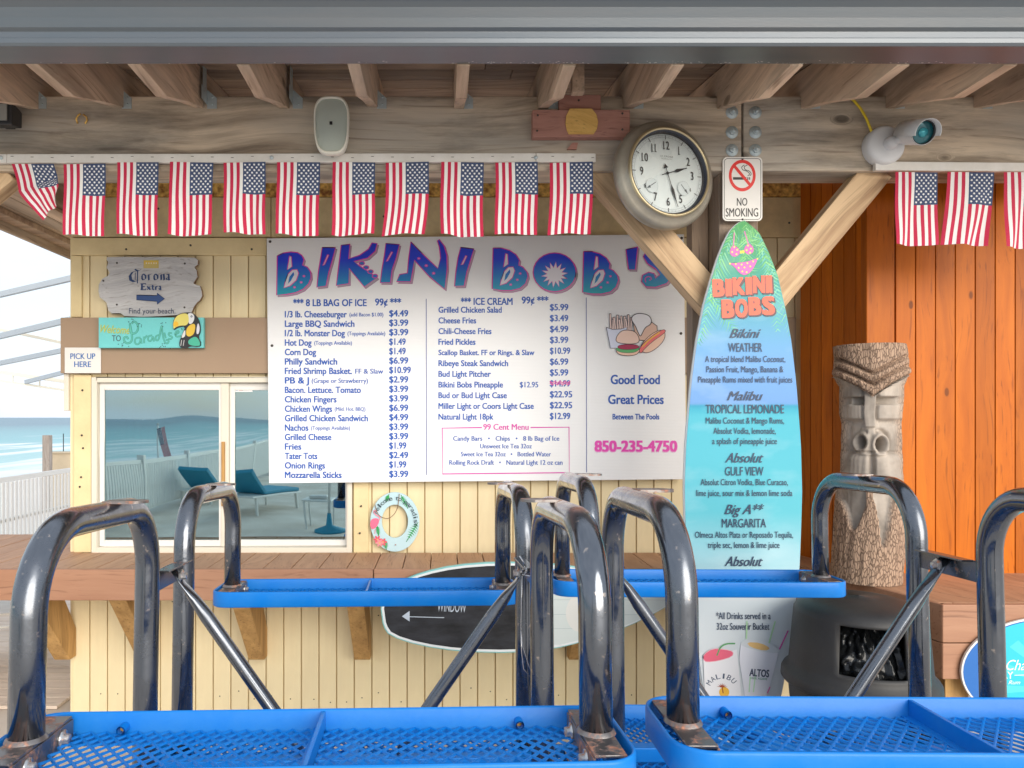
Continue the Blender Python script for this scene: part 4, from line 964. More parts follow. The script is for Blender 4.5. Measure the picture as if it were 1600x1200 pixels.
    for i in range(n):
        j = (i+1) % n; f += [(i, j, n+j, n+i), (2*n+i, 3*n+i, 3*n+j, 2*n+j), (i, 2*n+i, 2*n+j, j), (n+i, n+j, 3*n+j, 3*n+i)]
    mb.add(v, f).build('ring', mat('pale_blue_paint', (.50, .70, .76), .5, dirt=.06, scale=20), r, bevel=.001)
    A.lay = 2; G1, G2 = (.02, .34, .08), (.02, .22, .06); W = lambda L_: [(560+x/3.75, 740+y/3.75) for x, y in L_]
    def frond(x0, y0, x1, y1, wd, col):
        dx, dy = x1-x0, y1-y0; ln = math.hypot(dx, dy)
        A.stroke([(x0, y0), (x1, y1)], 1, G2)
        for i in range(9):
            t = (i+1)/10; px, py = x0+dx*t, y0+dy*t; s_ = wd*math.sin(math.pi*min(1, t+.15))
            for sg in (-1, 1): A.poly([(px, py), (px+dx/ln*3+(-dy/ln)*sg*s_, py+dy/ln*3+(dx/ln)*sg*s_), (px+dx/ln*2.2, py+dy/ln*2.2)], col)
    frond(*W([(350, 285)])[0], *W([(280, 400)])[0], 7, G1); frond(*W([(250, 125)])[0], *W([(290, 205)])[0], 5, G1); frond(*W([(180, 120)])[0], *W([(160, 165)])[0], 4, G1); frond(*W([(110, 300)])[0], *W([(120, 370)])[0], 4, G1); frond(*W([(150, 380)])[0], *W([(165, 445)])[0], 5, G1)
    for x, y, c in ((112, 385, (.75, .10, .16)), (145, 400, (.75, .10, .16)), (125, 405, (.8, .3, .32))):
        for k in range(6): t = k*1.05; A.ell(*W([(x+14*math.cos(t), y+14*math.sin(t))])[0], 2.8, 1.6, c, rot=k*60, n=8)
        A.ell(*W([(x, y)])[0], 1.3, 1.3, (.8, .5, .1), n=8)
    A.poly(smooth_pts(W([(68, 300), (75, 265), (110, 258), (125, 275), (110, 310), (85, 328), (75, 318)]), 2), (.82, .16, .28)); A.stroke(smooth_pts(W([(120, 275), (130, 255), (100, 240), (88, 222), (98, 212), (106, 226)]), 2, False), 1.6, (.85, .30, .40)); A.stroke(W([(100, 325), (96, 352)]), 1, (.8, .2, .3))
    arcs = 'Welcome to paradise'; a0, a1 = -158, 8
    for i, ch in enumerate(arcs):
        if ch == ' ': continue
        t = a0+(a1-a0)*(i+.5)/len(arcs); x = cx+30*math.cos(R(t)); y = cy-1+36.5*math.sin(R(t)); A.text(ch, x-(1.3 if ch in 'il' else 2.7), x+(1.3 if ch in 'il' else 2.7), y+3.2, 7, (.03, .06, .08), .0, rot=t+90)
    A.ell(*W([(218, 416)])[0], 1.1, 1.1, (.35, .22, .18), n=8)
    A.done('painted_picture', r)
    B = lambda p: [(A.loc(*z)[0], -.006, A.loc(*z)[1]) for z in smooth_pts(W(p), 2, False)]
    MB().tube(B([(240, 118), (236, 170), (222, 225), (185, 262), (150, 262), (112, 240), (98, 180)]), .0022, 6).build('string', mat('brown_string', (.28, .17, .10), .9), r)
small_signs()

# ---------------------------------------------------------------- rails and flags
RED, WHT, NVY = (.50, .008, .055), (.78, .76, .74), (.035, .06, .14)
def cloth(name, c):
    m = mat(name, c, .75, dirt=.05, scale=30, bump=.25, bscale=260); b = m.node_tree.nodes['Principled BSDF']; b.inputs['Sheen Weight'].default_value = .2; return m
fm = [cloth('flag_red', RED), cloth('flag_white', WHT), cloth('flag_navy', NVY), cloth('flag_star', (.82, .82, .82))]
def flag(x0, x1, yt, yb, lab, seed, d=3.262, crooked=False):
    rd = random.Random(seed); xc = (x0+x1)/2; w = (x1-x0)/F*d; h = (yb-yt)/F*d
    ph, am, lean, tw = rd.uniform(0, 6), rd.uniform(.006, .014), rd.uniform(-.02, .004), rd.uniform(-.5, .5)
    def pos(u, v, off=0):
        x = (u-.5)*w; z = -v*h; y = am*v*math.sin(u*7+ph+v*2)+am*.5*math.sin(u*13+v*4+ph*2)*v + .01*tw*v*(u-.5)
        x += lean*v*v+.004*math.sin(v*5+ph)*v; z += .006*math.sin(u*3+ph)*v
        if crooked:
            # lower half swings to the right, folded along a diagonal
            a = max(0, v-.30+.22*(u-.5)); bend = a*h
            x += -.0*v + bend*.62*(1.0) ; z += bend*.38; x += .030*math.sin(min(1, v/.5)*1.5)
            x -= u*a*w*1.15; z += (u-.2)*a*h*.32
            y += -.012*math.sin(min(1, a*3)*3.1)
        return (x, y-off, z)
    mb = MB(); nv = 18; cz = .445
    xs = []
    for i in range(13): xs += [i/13, (i+.5)/13]
    xs.append(1.0); g = [pos(u, j/nv) for j in range(nv+1) for u in xs]; n = len(xs); f = []; 
    mb.v = list(g)
    for j in range(nv):
        for i in range(n-1):
            s = i//2; can = (s >= 6) and (j+.5)/nv < cz
            mb.f.append((j*n+i, j*n+i+1, (j+1)*n+i+1, (j+1)*n+i)); mb.m.append(2 if can else (0 if s % 2 == 0 else 1)); mb.sm.append(True)
    # fifty stars: rows of alternating count across the canton (turned on its side)
    for a in range(9):
        m_ = 6 if a % 2 == 0 else 5
        for b in range(m_):
            u = 6/13+7/13*((a+1)/10); v = cz*((b*2+(1 if a % 2 == 0 else 2))/12.0)
            st = []
            for q in range(10):
                rr_ = .0062 if q % 2 == 0 else .0030; t = q*math.pi/5; st.append(pos(u+rr_*math.sin(t)/w, v+rr_*math.cos(t)/h, .0012))
            mb.add(st+[pos(u, v, .0013)], [(q, (q+1) % 10, 10) for q in range(10)], 3)
    o = mb.build('flag', fm, fix=False); o.location = (PX(xc, d), d, PZ(yt, d)); o.rotation_euler = (0, R(rd.uniform(-1.2, 1.2)), R(rd.uniform(-3, 3)))
    tag(o, lab, 'flag', 'small striped flags hanging from the white rails')
    return o
def rails():
    r = thing('flag_rail', 'long white painted rail under the beam carrying eleven small flags', 'rail', (0, 0, 0))
    a, b = P(-60, 251, B0), P(929, 249.5, B0)
    for p, q in ((P(-60, 251, B0), P(16, 251, B0)), (P(16.5, 251, B0), P(836, 249.5, B0)), (P(836.5, 249.5, B0), P(929, 249.8, B0))):
        MB().beam((p.x, B0-.017, p.z), (q.x, B0-.017, q.z), .024, .040).build('rail_strip', M['offwhite'], r, bevel=.003)
    def bolt(px, py, rt, s=.009):
        MB().lathe([(.0001, -.038), (s*.8, -.037), (s, -.030), (s, -.028)], (PX(px, B0), B0, PZ(py, B0)), 'Y', 12).build('bolt', M['galv'], rt)
    for px in (8, 427, 836): bolt(px, 250, r)
    r2 = thing('flag_rail', 'short white painted rail at right under the security camera carrying small flags', 'rail', (0, 0, 0))
    p, q = P(1362, 262.5, B0), P(1680, 265, B0); MB().beam((p.x, B0-.017, p.z), (q.x, B0-.017, q.z), .024, .040).build('rail_strip', M['offwhite'], r2, bevel=.003)
    MB().lathe([(.012, 0), (.012, .004)], (0, 0, 0), 'Y', 10)
    st = MB()
    for k in range(30): px = 25+k*31; st.box(PX(px, B0)-.006, PX(px, B0)+.006, B0-.0312, B0-.029, PZ(248+(k % 3), B0)-.0008, PZ(248+(k % 3), B0)+.0008)
    st.build('staples', M['screw'], r)['kind'] = 'stuff'
    ords = ['leftmost small flag, its lower half blown aside at an angle', 'second small flag from the left end, hanging beside the crooked one', 'small flag above the left edge of the driftwood beer sign', 'small flag above the right part of the driftwood beer sign', 'fifth small flag from the left end, just left of the menu board corner', 'small flag hanging above the first big letter of the menu board', 'small flag directly below and right of the pale wall speaker', 'small flag above the fourth and fifth letters of the heading', 'small flag hanging over the gap between the two words of the heading', 'second small flag from the right end of the long rail', 'last small flag on the long rail, beside the clock brace']
    X = [(18, 84), (99, 165), (183, 248), (266, 333), (349, 415), (433, 500), (520, 586), (602.5, 670), (689.5, 756), (774, 840), (859, 926)]
    for i, ((x0, x1), lb) in enumerate(zip(X, ords)):
        flag(x0, x1, 256 if i < 2 else 253.5, (366, 368, 367, 366.5, 365, 367, 366, 367, 368, 367, 367)[i], lb, i*3+1, crooked=(i == 0))
    for i, ((x0, x1), lb) in enumerate(zip([(1398, 1466), (1481, 1553), (1567, 1640)], ['first small flag on the short right rail, beside the brace top', 'second small flag on the short right rail', 'small flag cut off by the right edge of the view'])):
        flag(x0, x1, 269, (382, 384, 386)[i], lb, 50+i*7)
rails()

def far_flag():
    p = thing('flag_pole', 'white pole with a drooping striped flag behind the viewer, small in the left window pane', 'flag pole', (-5.6, -6.0, 0))
    MB().tube([(0, 0, 0), (0, 0, 1.62)], .018, 10).build('pole', M['white'], p); MB().lathe([(.0001, 1.67), (.03, 1.645), (.0001, 1.62)], seg=12).build('finial', M['offwhite'], p)
    o = flag(0, 40, 256, 366, 'x', 77)
    for k in ('label', 'category', 'group'): del o[k]
    o.parent = p; o.location = (.07, .02, 1.58); o.rotation_euler = (0, R(14), R(180)); o.scale = (1.5, 1.5, 2.4)
far_flag()

# ---------------------------------------------------------------- things fixed on the beam and post
def speaker():
    d = B0-.10; r = thing('wall_speaker', 'pale grey-green outdoor speaker with rounded white rim on the beam', 'speaker', P(517.5, 195, d))
    k = d/F; w, h = 27.5*k, 46.5*k
    def sup(s, t=1.0, e=3.2):
        p = []
        for i in range(40):
            a = 2*math.pi*i/40; c, q = math.cos(a), math.sin(a); x = math.copysign(abs(c)**(2/e), c)*w*s; z = math.copysign(abs(q)**(2/e), q)*h*s; p.append((x*(1+.06*(z/h)), z))
        return p
    v, f = [], []; rings = [(1.0, .10, .80), (1.0, .02, 1.0), (.98, .0, 1.0), (.93, -.006, 1), (.90, -.004, 1), (.89, .004, 1)]
    mb = MB()
    for s, y, sc in rings: v += [(x*sc, y, z*sc) for x, z in sup(s)]
    for i in range(len(rings)-1):
        for j in range(40): j2 = (j+1) % 40; f.append((i*40+j, i*40+j2, (i+1)*40+j2, (i+1)*40+j))
    mb.add(v, f, 0, True).build('shell', mat('speaker_white', (.76, .74, .64), .5, dirt=.06, scale=20), r)
    g = MB(); v = []; nr = 8
    for q in range(nr): s = .89*(1-q/nr); v += [(x, .004-.010*(1-(1-q/nr)**2), z) for x, z in sup(s)]
    f = [(i*40+j, i*40+(j+1) % 40, (i+1)*40+(j+1) % 40, (i+1)*40+j) for i in range(nr-1) for j in range(40)]; v.append((0, -.006, 0)); f += [((nr-1)*40+j, (nr-1)*40+(j+1) % 40, nr*40) for j in range(40)]
    g.add(v, f, 0, True).build('grille', mat('speaker_grille', (.48, .53, .47), .6, dirt=.05, bump=.5, bscale=700), r)
    MB().box(-.006, .006, -.0085, -.005, -.002, .012).build('badge', M['dark'], r)
    MB().box(-.02, .02, .095, .10+.0, -.05, .05).build('bracket', M['dark'], r)
speaker()
def beam_sign():
    d = B0-.045; r = thing('wooden_block_sign', 'pinkish redwood block screwed to the beam with a rounded yellow wooden plaque', 'plaque', P(908, 192, d)); k = d/F
    wm = wood('redwood_block', (.47, .24, .19), (.34, .15, .11), 'X', 1.2, rnd=.03, bump=.2)
    X = lambda p: (p-908)*k; Zz = lambda p: -(p-192)*k
    MB().box(X(832), X(984), -.005, .044, Zz(214), Zz(172)).build('block', wm, r, bevel=.003)
    pts = [(X(888), Zz(211)), (X(927), Zz(211)), (X(932), Zz(203)), (X(934), Zz(192)), (X(931), Zz(180)), (X(924), Zz(171)), (X(890), Zz(171)), (X(884), Zz(182)), (X(883), Zz(195)), (X(885), Zz(205))]
    MB().prism(pts, -.012, -.0055).build('plaque', wood('yellow_pine', (.80, .50, .15), (.62, .34, .08), 'X', 2, rnd=0), r, bevel=.002)
    MB().box(X(874), X(940), .012, .043, Zz(171), Zz(146)).build('upper_block', wm, r, bevel=.003)
    MB().hexa([(X(888), .03, Zz(229)), (X(903), .03, Zz(229)), (X(905), .03, Zz(219)), (X(896), .03, Zz(219))], [(X(888), .0445, Zz(229)), (X(903), .0445, Zz(229)), (X(905), .0445, Zz(219)), (X(896), .0445, Zz(219))]).build('lower_block', wm, r)
    s = MB()
    for a, b in ((840, 181), (839, 205), (972, 178), (972, 203), (905, 155)): s.lathe([(.0001, -.002), (.004, -.002), (.005, 0)], (X(a), -.0055 if b != 155 else .0115, Zz(b)), 'Y', 8)
    s.build('screw_heads', M['screw'], r)['kind'] = 'stuff'
beam_sign()
def clock():
    d = 3.17; cx, cy = 1042.5, 271; r = thing('wall_clock', 'round pewter-framed outdoor wall clock with black numerals hanging beside the post', 'clock', P(cx, cy, d+.03), (R(-4), 0, R(16)))
    Ro = .2425
    fr = mat('pewter_frame', (.36, .33, .27), .38, .5, dirt=.10, scale=14, dirtcol=(.14, .12, .10))
    MB().lathe([(.0001, .055), (Ro-.03, .055), (Ro-.004, .045), (Ro, .03), (Ro-.004, .012), (Ro-.02, .0), (Ro-.034, -.006), (Ro-.042, -.018)], axis='Y', seg=64).build('frame', fr, r)
    MB().lathe([(Ro-.042, -.018), (Ro-.046, -.026), (Ro-.053, -.027), (Ro-.058, -.02), (Ro-.062, -.006)], axis='Y', seg=64).build('brass_ring', mat('brass_ring', (.50, .42, .26), .3, .7), r)
    MB().lathe([(Ro-.053, -.022), (Ro-.058, -.0222), (Ro-.066, -.004), (Ro-.066, .006)], axis='Y', seg=64).build('inner_ring', mat('dark_ring', (.03, .035, .05), .35), r)
    fc = Ro-.064; MB().lathe([(.0001, .003), (fc, .003)], axis='Y', seg=64).build('face', mat('clock_face', (.76, .82, .82), .5, dirt=.03), r)
    A = Art(0, 0, F*.001, y=.0025); K = (.02, .02, .025)   # millimetre units on the face
    A.lay = 2; q = fc*1000
    for i in range(60):
        t = R(i*6); c, s = math.sin(t), -math.cos(t); big = i % 5 == 0
        A.stroke([(c*q*(.86 if big else .92), s*q*(.86 if big else .92)), (c*q*(.96), s*q*(.96))], 3.2 if big else .7, K)
    for rad in (.90, .955): A.stroke([(q*rad*math.sin(R(a)), q*rad*math.cos(R(a))) for a in range(0, 361, 6)], .8, (.25, .28, .3))
    def num(s, x, y, h=36):
        kx = h/CAP*.72; x0_ = -sum((.42 if c == '1' else .60) for c in s)*kx/2+x
        for c in s:
            v = text2d(c)[0]; a, b = min(p[0] for p in v), max(p[0] for p in v); adv = (.42 if c == '1' else .60)*kx; m = x0_+adv/2; w = (b-a)*kx/2
            A.text(c, m-w, m+w, y+h/2, h, K, .012)
            if c == '1': A.stroke([(m-4, y+h/2-1.2), (m+6.5, y+h/2-1.2)], 2.6, K)
            x0_ += adv
    for n in range(1, 13):
        t = R(n*30); num(str(n), q*.70*math.sin(t), -q*.70*math.cos(t)) if n not in (4, 8) else None
    for n in (4, 8): t = R(n*30); num(str(n), q*.72*math.sin(t), -q*.72*math.cos(t), 18)
    A.text('LA CROSSE', -32, 32, -72, 7, (.2, .22, .22)); A.text('TECHNOLOGY', -28, 28, -62, 5, (.3, .32, .32))
    for sx in (-1, 1):
        A.ell(sx*78, 60, 30, 32, (.70, .76, .77), (.45, .5, .5), .8); 
        for a in range(0, 300, 20): A.stroke([(sx*78+26*math.cos(R(a+120)), 60+28*math.sin(R(a+120))), (sx*78+29*math.cos(R(a+120)), 60+31*math.sin(R(a+120)))], .7, (.3, .3, .3))
    A.stroke([(-60, 45), (-100, 72)], 3, (.12, .14, .15)); A.poly([(-104, 75), (-92, 60), (-84, 70)], (.12, .14, .15)); A.stroke([(66, 44), (96, 82)], 3, (.12, .14, .15)); A.poly([(98, 85), (80, 70), (90, 62)], (.12, .14, .15))
    A.done('dial_print', r)
    Hn = Art(0, 0, F*.001, y=-.004); ang_m, ang_h = R(27*6+1), R(2.4*30)
    for L_, an, w in ((q*.86, ang_m, 5), (q*.58, ang_h, 6)):
        c, s = math.sin(an), -math.cos(an); nx, ny = -s, c
        Hn.stroke([(-c*30, -s*30), (c*L_, s*L_)], w*.62, K); Hn.poly([(c*L_*.30, s*L_*.30), (c*L_*.5+nx*w*1.3, s*L_*.5+ny*w*1.3), (c*L_*.98, s*L_*.98), (c*L_*.5-nx*w*1.3, s*L_*.5-ny*w*1.3)], K)
    c, s = math.sin(ang_m), -math.cos(ang_m); Hn.poly([(-c*44, -s*44), (-c*24+s*-12, -s*24+c*12), (-c*24-s*-12, -s*24-c*12)], K); Hn.ell(0, 0, 7, 7, K)
    Hn.done('hands', r)
    m, n, l, b = base_mat('clear_glass'); n.remove(b); g = n.new('ShaderNodeBsdfGlossy'); g.inputs['Roughness'].default_value = .02; t = n.new('ShaderNodeBsdfTransparent'); x = n.new('ShaderNodeMixShader'); fz = n.new('ShaderNodeFresnel'); fz.inputs['IOR'].default_value = 1.6
    mm = n.new('ShaderNodeMath'); mm.operation = 'MULTIPLY_ADD'; mm.inputs[1].default_value = 1.3; mm.inputs[2].default_value = .03; l.new(fz.outputs[0], mm.inputs[0]); l.new(mm.outputs[0], x.inputs[0]); l.new(t.outputs[0], x.inputs[1]); l.new(g.outputs[0], x.inputs[2]); l.new(x.outputs[0], n['Material Output'].inputs['Surface'])
    MB().lathe([(.0001, -.011), (fc+.002, -.011)], axis='Y', seg=64).build('glass', m, r)
clock()
def no_smoking():
    d = B0-.006; r = thing('no_smoking_sign', 'white metal no smoking sign with red circle at the top of the post', 'sign', P(1160, 295.5, d)); k = d/F
    MB().prism(rrect(-31*k, 31*k, -50*k, 50*k, 7*k), -.0015, .0015).build('panel', M['white'], r)
    A = Art(1160, 295.5, d, y=-.0016); A.lay = 1; K = (.02, .02, .02)
    A.stroke([(1160+x, 295.5+y) for x, y in rrect(-28.5, 28.5, -47.5, 47.5, 5.5)+[rrect(-28.5, 28.5, -47.5, 47.5, 5.5)[0]]], .9, K)
    A.poly([(1145, 277), (1166, 277), (1166, 281), (1145, 281)], K)
    for x in (1167.5, 1170.2): A.poly([(x, 277), (x+1.6, 277), (x+1.6, 281), (x, 281)], K)
    for dx in (0, 4.5): A.stroke(smooth_pts([(1168+dx*.7, 275), (1172+dx*.5, 272), (1166+dx, 267), (1160+dx, 266), (1158+dx*.8, 261), (1163+dx, 258)], 2, False), 1.1, K)
    RD = (.72, .015, .01); n = 40; v = []
    for rr_ in (21, 16.6): v += [(1159.5+rr_*math.cos(2*math.pi*i/n), 274.5+rr_*1.18*math.sin(2*math.pi*i/n)) for i in range(n)]
    A.put(v, [(i, (i+1) % n, n+(i+1) % n, n+i) for i in range(n)], RD); A.stroke([(1147, 259.5), (1172, 289.5)], 4.6, RD)
    A.text('NO', 1151, 1167.5, 321.5, 12, K, .02); A.text('SMOKING', 1133.5, 1184.5, 338.5, 13, K, .02)
    A.done('lettering', r)
    s = MB(); 
    for py in (249, 343): s.lathe([(.0001, -.004), (.004, -.003), (.005, -.0014)], (0, 0, -(py-295.5)*k), 'Y', 8)
    s.build('screw_heads', M['screw'], r)['kind'] = 'stuff'
no_smoking()
def cctv():
    d = B0-.001; r = thing('security_camera', 'white bullet security camera on a round base fixed to the beam', 'security camera', P(1376, 231, d)); k = d/F
    wm = mat('camera_white', (.68, .69, .70), .35, dirt=.03); rb = .086
    MB().lathe([(rb, 0), (rb, -.035), (rb-.006, -.045), (rb-.016, -.05), (.0001, -.052)], axis='Y', seg=40).build('base', wm, r)
    MB().lathe([(.03, -.05), (.028, -.07), (.02, -.085), (.0001, -.09)], (.01, 0, .0), 'Y', 20).tube([(.01, -.07, 0), (.04, -.10, .005), (.08, -.125, .012)], .016, 14).build('arm', wm, r)
    b = thing('x', None, None); bpy.data.objects.remove(b)
    # body aimed right, towards the viewer and slightly down
    dr = Vector((.0, -1, -.36)).normalized(); q = dr.to_track_quat('Z', 'Y').to_matrix().to_4x4(); p0 = Vector((.062, -.080, .035))
    def put(mb, name, m):
        mb.v = [tuple(p0+(q @ Vector(v))) for v in mb.v]; return mb.build(name, m, r)
    put(MB().lathe([(.0001, -.02), (.036, -.018), (.046, -.005), (.049, .02), (.051, .125), (.051, .13), (.046, .13), (.045, .09)], seg=32), 'body', wm)
    sh = MB(); v = []; n = 22
    for z_ in (.0, .16):
        for rr_ in (.052, .055):
            for i in range(n): a = R(-15+210*i/(n-1)); v.append((rr_*math.cos(a), rr_*math.sin(a), z_))
    f = [(j, j+1, 2*n+j+1, 2*n+j) for j in range(n-1)]+[(n+j, 3*n+j, 3*n+j+1, n+j+1) for j in range(n-1)]+[(2*n+j, 2*n+j+1, 3*n+j+1, 3*n+j) for j in range(n-1)]+[(j, n+j, n+j+1, j+1) for j in range(n-1)]
    up = q.to_3x3() @ Vector((0, 1, 0)); sg = 0 if up.z > 0 else 180
    if sg: v = [(-a, -b_, c) for a, b_, c in v]
    sh.add(v, f, 0, True); put(sh, 'sunshield', wm)
    put(MB().lathe([(.046, .118), (.040, .120), (.0001, .121)], seg=32), 'front_glass', mat('lens_glass', (.01, .12, .15), .08, .3, spec=1))
    put(MB().lathe([(.020, .1212), (.019, .126), (.0001, .1265)], seg=24), 'lens', mat('lens_blue', (.05, .35, .42), .05, .3))
    put(MB().lathe([(.052, .129), (.046, .131), (.045, .118)], seg=32), 'rim', M['dark'])
    s = MB()
    for a in (40, 140, 220, 320): s.lathe([(.0001, -.0475), (.0035, -.047), (.004, -.045)], (.072*math.cos(R(a)), 0, .072*math.sin(R(a))), 'Y', 8)
    s.build('screw_heads', M['screw'], r)['kind'] = 'stuff'
    c = MB().tube([P(1326, 151, d-.02), P(1334, 157, d-.02), P(1345, 170, d-.025), P(1354, 186, d-.028), P(1362, 206, d-.03), P(1365, 214, d-.02)], .0055, 10).build('network_cable', mat('yellow_cable', (.75, .55, .02), .4))
    tag(c, 'yellow network cable running down from a rafter to the security camera', 'cable')
    # dark floodlight at the far left
    f_ = thing('floodlight', 'black floodlight partly in frame at the left end of the beam', 'floodlight', P(-8, 178, B0-.12))
    MB().hexa([(-.09, -.02, -.055), (.085, -.02, -.055), (.085, .06, -.04), (-.09, .06, -.04)], [(-.09, -.03, .05), (.09, -.03, .045), (.085, .06, .03), (-.09, .06, .03)]).build('housing', M['dark'], f_, bevel=.006)
    MB().box(-.07, .07, -.034, -.028, -.04, .03).build('lens', mat('grey_lens', (.3, .3, .28), .2), f_); MB().box(-.02, .02, .06, .119, -.02, .02).build('bracket', M['dark'], f_)
    h = MB().tube([P(121, 193, B0-.006), P(119, 186, B0-.010), P(122, 180, B0-.012), P(126, 178, B0-.012)], .004, 8).tube([P(130, 179, B0-.012), P(135, 183, B0-.010), P(136, 188, B0-.008), P(133, 193, B0-.004)], .004, 8).build('rusty_staple', M['rust'])
    tag(h, 'small broken rusty ring fixing on the left part of the beam', 'fixing')
cctv()
# ---------------------------------------------------------------- tall surfboard menu
def interp(tab, y):
    if y <= tab[0][0]: return tab[0][1]
    for (a, p), (b, q) in zip(tab[:-1], tab[1:]):
        if y <= b: return p+(q-p)*(y-a)/(b-a)
    return tab[-1][1]
def surf_menu():
    d = 3.25; cx = 1161
    LT = [(345, 1160), (347, 1154), (352, 1147), (362, 1138), (380, 1129), (405, 1119), (431, 1111), (476, 1098), (532, 1087), (600, 1078), (693, 1070), (758, 1067.5), (822, 1069), (885, 1073), (940, 1080), (1010, 1088), (1080, 1097), (1150, 1110), (1210, 1127), (1237, 1145)]
    RT = [(345, 1160), (347, 1166), (352, 1174), (364, 1187), (380, 1195), (397, 1203), (431, 1216), (483, 1228), (532, 1237), (600, 1245), (693, 1252), (771, 1254), (822, 1252.5), (885, 1250), (940, 1244), (1010, 1235), (1080, 1223), (1150, 1207), (1210, 1188), (1237, 1170)]
    r = thing('surfboard_menu', 'tall turquoise surfboard drinks menu with palm leaves and orange lettering standing by the post', 'surfboard', (PX(cx, d), d, 0))
    ys = [345.3+(1237-345.3)*(1-math.cos(math.pi*i/60))/2 for i in range(61)]
    k = d/F; zz = lambda y: PZ(y, d)
    # lens shaped section: front nearly flat, rails rounded, slight nose rocker
    prof = [(-1, .012), (-.985, .002), (-.955, 0), (-.5, -.001), (0, -.0015), (.5, -.001), (.955, 0), (.985, .002), (1, .012), (.9, .024), (0, .030), (-.9, .024)]
    v, f, n = [], [], len(prof)
    for y in ys:
        l_, q = interp(LT, y), interp(RT, y); c, h = (l_+q)/2, max(.3, (q-l_)/2)
        for s, t in prof: v.append(((c+s*h-cx)*k, t, zz(y)))
    for i in range(len(ys)-1):
        for j in range(n): f.append((i*n+j, i*n+(j+1) % n, (i+1)*n+(j+1) % n, (i+1)*n+j))
    f += [tuple(range(n)), tuple(range((len(ys)-1)*n, len(ys)*n))]
    MB().add(v, f, 0, True).build('board', mat('white_gelcoat', (.72, .78, .80), .25, dirt=.03, coat=.5), r)
    # printed face
    m, n_, l, b = base_mat('surf_print'); t = n_.new('ShaderNodeTexCoord'); s = n_.new('ShaderNodeSeparateXYZ'); l.new(t.outputs['Object'], s.inputs[0])
    mr = n_.new('ShaderNodeMapRange'); mr.inputs['From Min'].default_value = zz(1237); mr.inputs['From Max'].default_value = zz(345); l.new(s.outputs['Z'], mr.inputs['Value'])
    rp = n_.new('ShaderNodeValToRGB'); e = rp.color_ramp.elements; P_ = lambda y: (1237-y)/(1237-345)
    pts = [(1237, (.70, .70, .72)), (925, (.62, .69, .71)), (890, (.36, .58, .64)), (800, (.11, .45, .53)), (650, (.08, .42, .52)), (640, (.05, .36, .48)), (632, (.04, .28, .44)), (630.5, (.15, .31, .60)), (560, (.16, .35, .64)), (500, (.12, .36, .50)), (430, (.07, .34, .26)), (345, (.07, .36, .10))]
    e[0].position = 0; e[0].color = pts[0][1]+(1,); e[1].position = 1; e[1].color = pts[-1][1]+(1,)
    for y, c in pts[1:-1]: q = e.new(P_(y)); q.color = c+(1,)
    l.new(mr.outputs[0], rp.inputs['Fac'])
    nz = n_.new('ShaderNodeTexNoise'); nz.inputs['Scale'].default_value = 3; nz.inputs['Detail'].default_value = 4; mp = n_.new('ShaderNodeMapping'); mp.inputs['Scale'].default_value = (1, 1, 2.5); l.new(t.outputs['Object'], mp.inputs[0]); l.new(mp.outputs[0], nz.inputs['Vector'])
    c2 = n_.new('ShaderNodeValToRGB'); c2.color_ramp.elements[0].position = .5; c2.color_ramp.elements[1].position = .8; c2.color_ramp.elements[1].color = (.22,)*3+(1,); l.new(nz.outputs['Fac'], c2.inputs['Fac'])
    x = n_.new('ShaderNodeMixRGB'); l.new(c2.outputs['Color'], x.inputs['Fac']); l.new(rp.outputs['Color'], x.inputs[1]); x.inputs[2].default_value = (.75, .8, .82, 1)
    l.new(x.outputs[0], b.inputs['Base Color']); b.inputs['Roughness'].default_value = .35; b.inputs['Specular IOR Level'].default_value = .15
    v, f = [], []
    for i, y in enumerate(ys[1:-1]):
        l_, q = interp(LT, y)+2.0, interp(RT, y)-1.2
        if q < l_: l_ = q = (l_+q)/2
        v += [((l_-cx)*k, -.0035, zz(y)), ((q-cx)*k, -.0035, zz(y))]
        if i: o = 2*i; f.append((o-2, o-1, o+1, o))
    MB().add(v, f).build('printed_face', m, r, fix=False)
    A = Art(cx, CY, d, y=-.0037); A.lay = 1
    A0 = A.loc
    A.loc = lambda x, y: (A0(x, y)[0], H+A0(x, y)[1])
    clampx = lambda x, y: max(interp(LT, y)+2.3, min(interp(RT, y)-1.5, x)); A.clip = clampx
    rd = random.Random(11)
    def palm(x0, y0, x1, y1, n, ln, cols, bend=0):
        dx, dy = x1-x0, y1-y0; L_ = math.hypot(dx, dy); ux, uy = dx/L_, dy/L_
        for i in range(n):
            t = i/n; px, py = x0+dx*t-uy*bend*math.sin(3.1*t), y0+dy*t+ux*bend*math.sin(3.1*t)
            for sg in (-1, 1):
                a = .62; q = ln*(math.sin(math.pi*(t*.8+.15)))*rd.uniform(.8, 1.1); ex, ey = px+(ux*a-uy*sg*.8)*q, py+(uy*a+ux*sg*.8)*q
                A.stroke([(px, py), ((px+ex)/2+ux*1.5, (py+ey)/2+uy*1.5), (ex, ey)], rd.uniform(1.4, 2.4), rd.choice(cols), True); A.lay -= .985
    gs = [(.10, .42, .12), (.16, .52, .14), (.05, .30, .14), (.22, .58, .24), (.06, .36, .26)]; g2 = [(.10, .46, .34), (.14, .52, .42), (.08, .42, .42), (.2, .55, .3)]
    palm(1135, 395, 1205, 352, 22, 34, gs); palm(1175, 345, 1215, 440, 20, 26, gs); palm(1150, 350, 1100, 470, 24, 30, g2+gs)
    palm(1196, 400, 1240, 530, 20, 26, g2); palm(1120, 430, 1090, 540, 20, 28, gs+g2); palm(1110, 460, 1150, 520, 14, 22, gs+g2); palm(1160, 370, 1230, 420, 14, 24, gs)
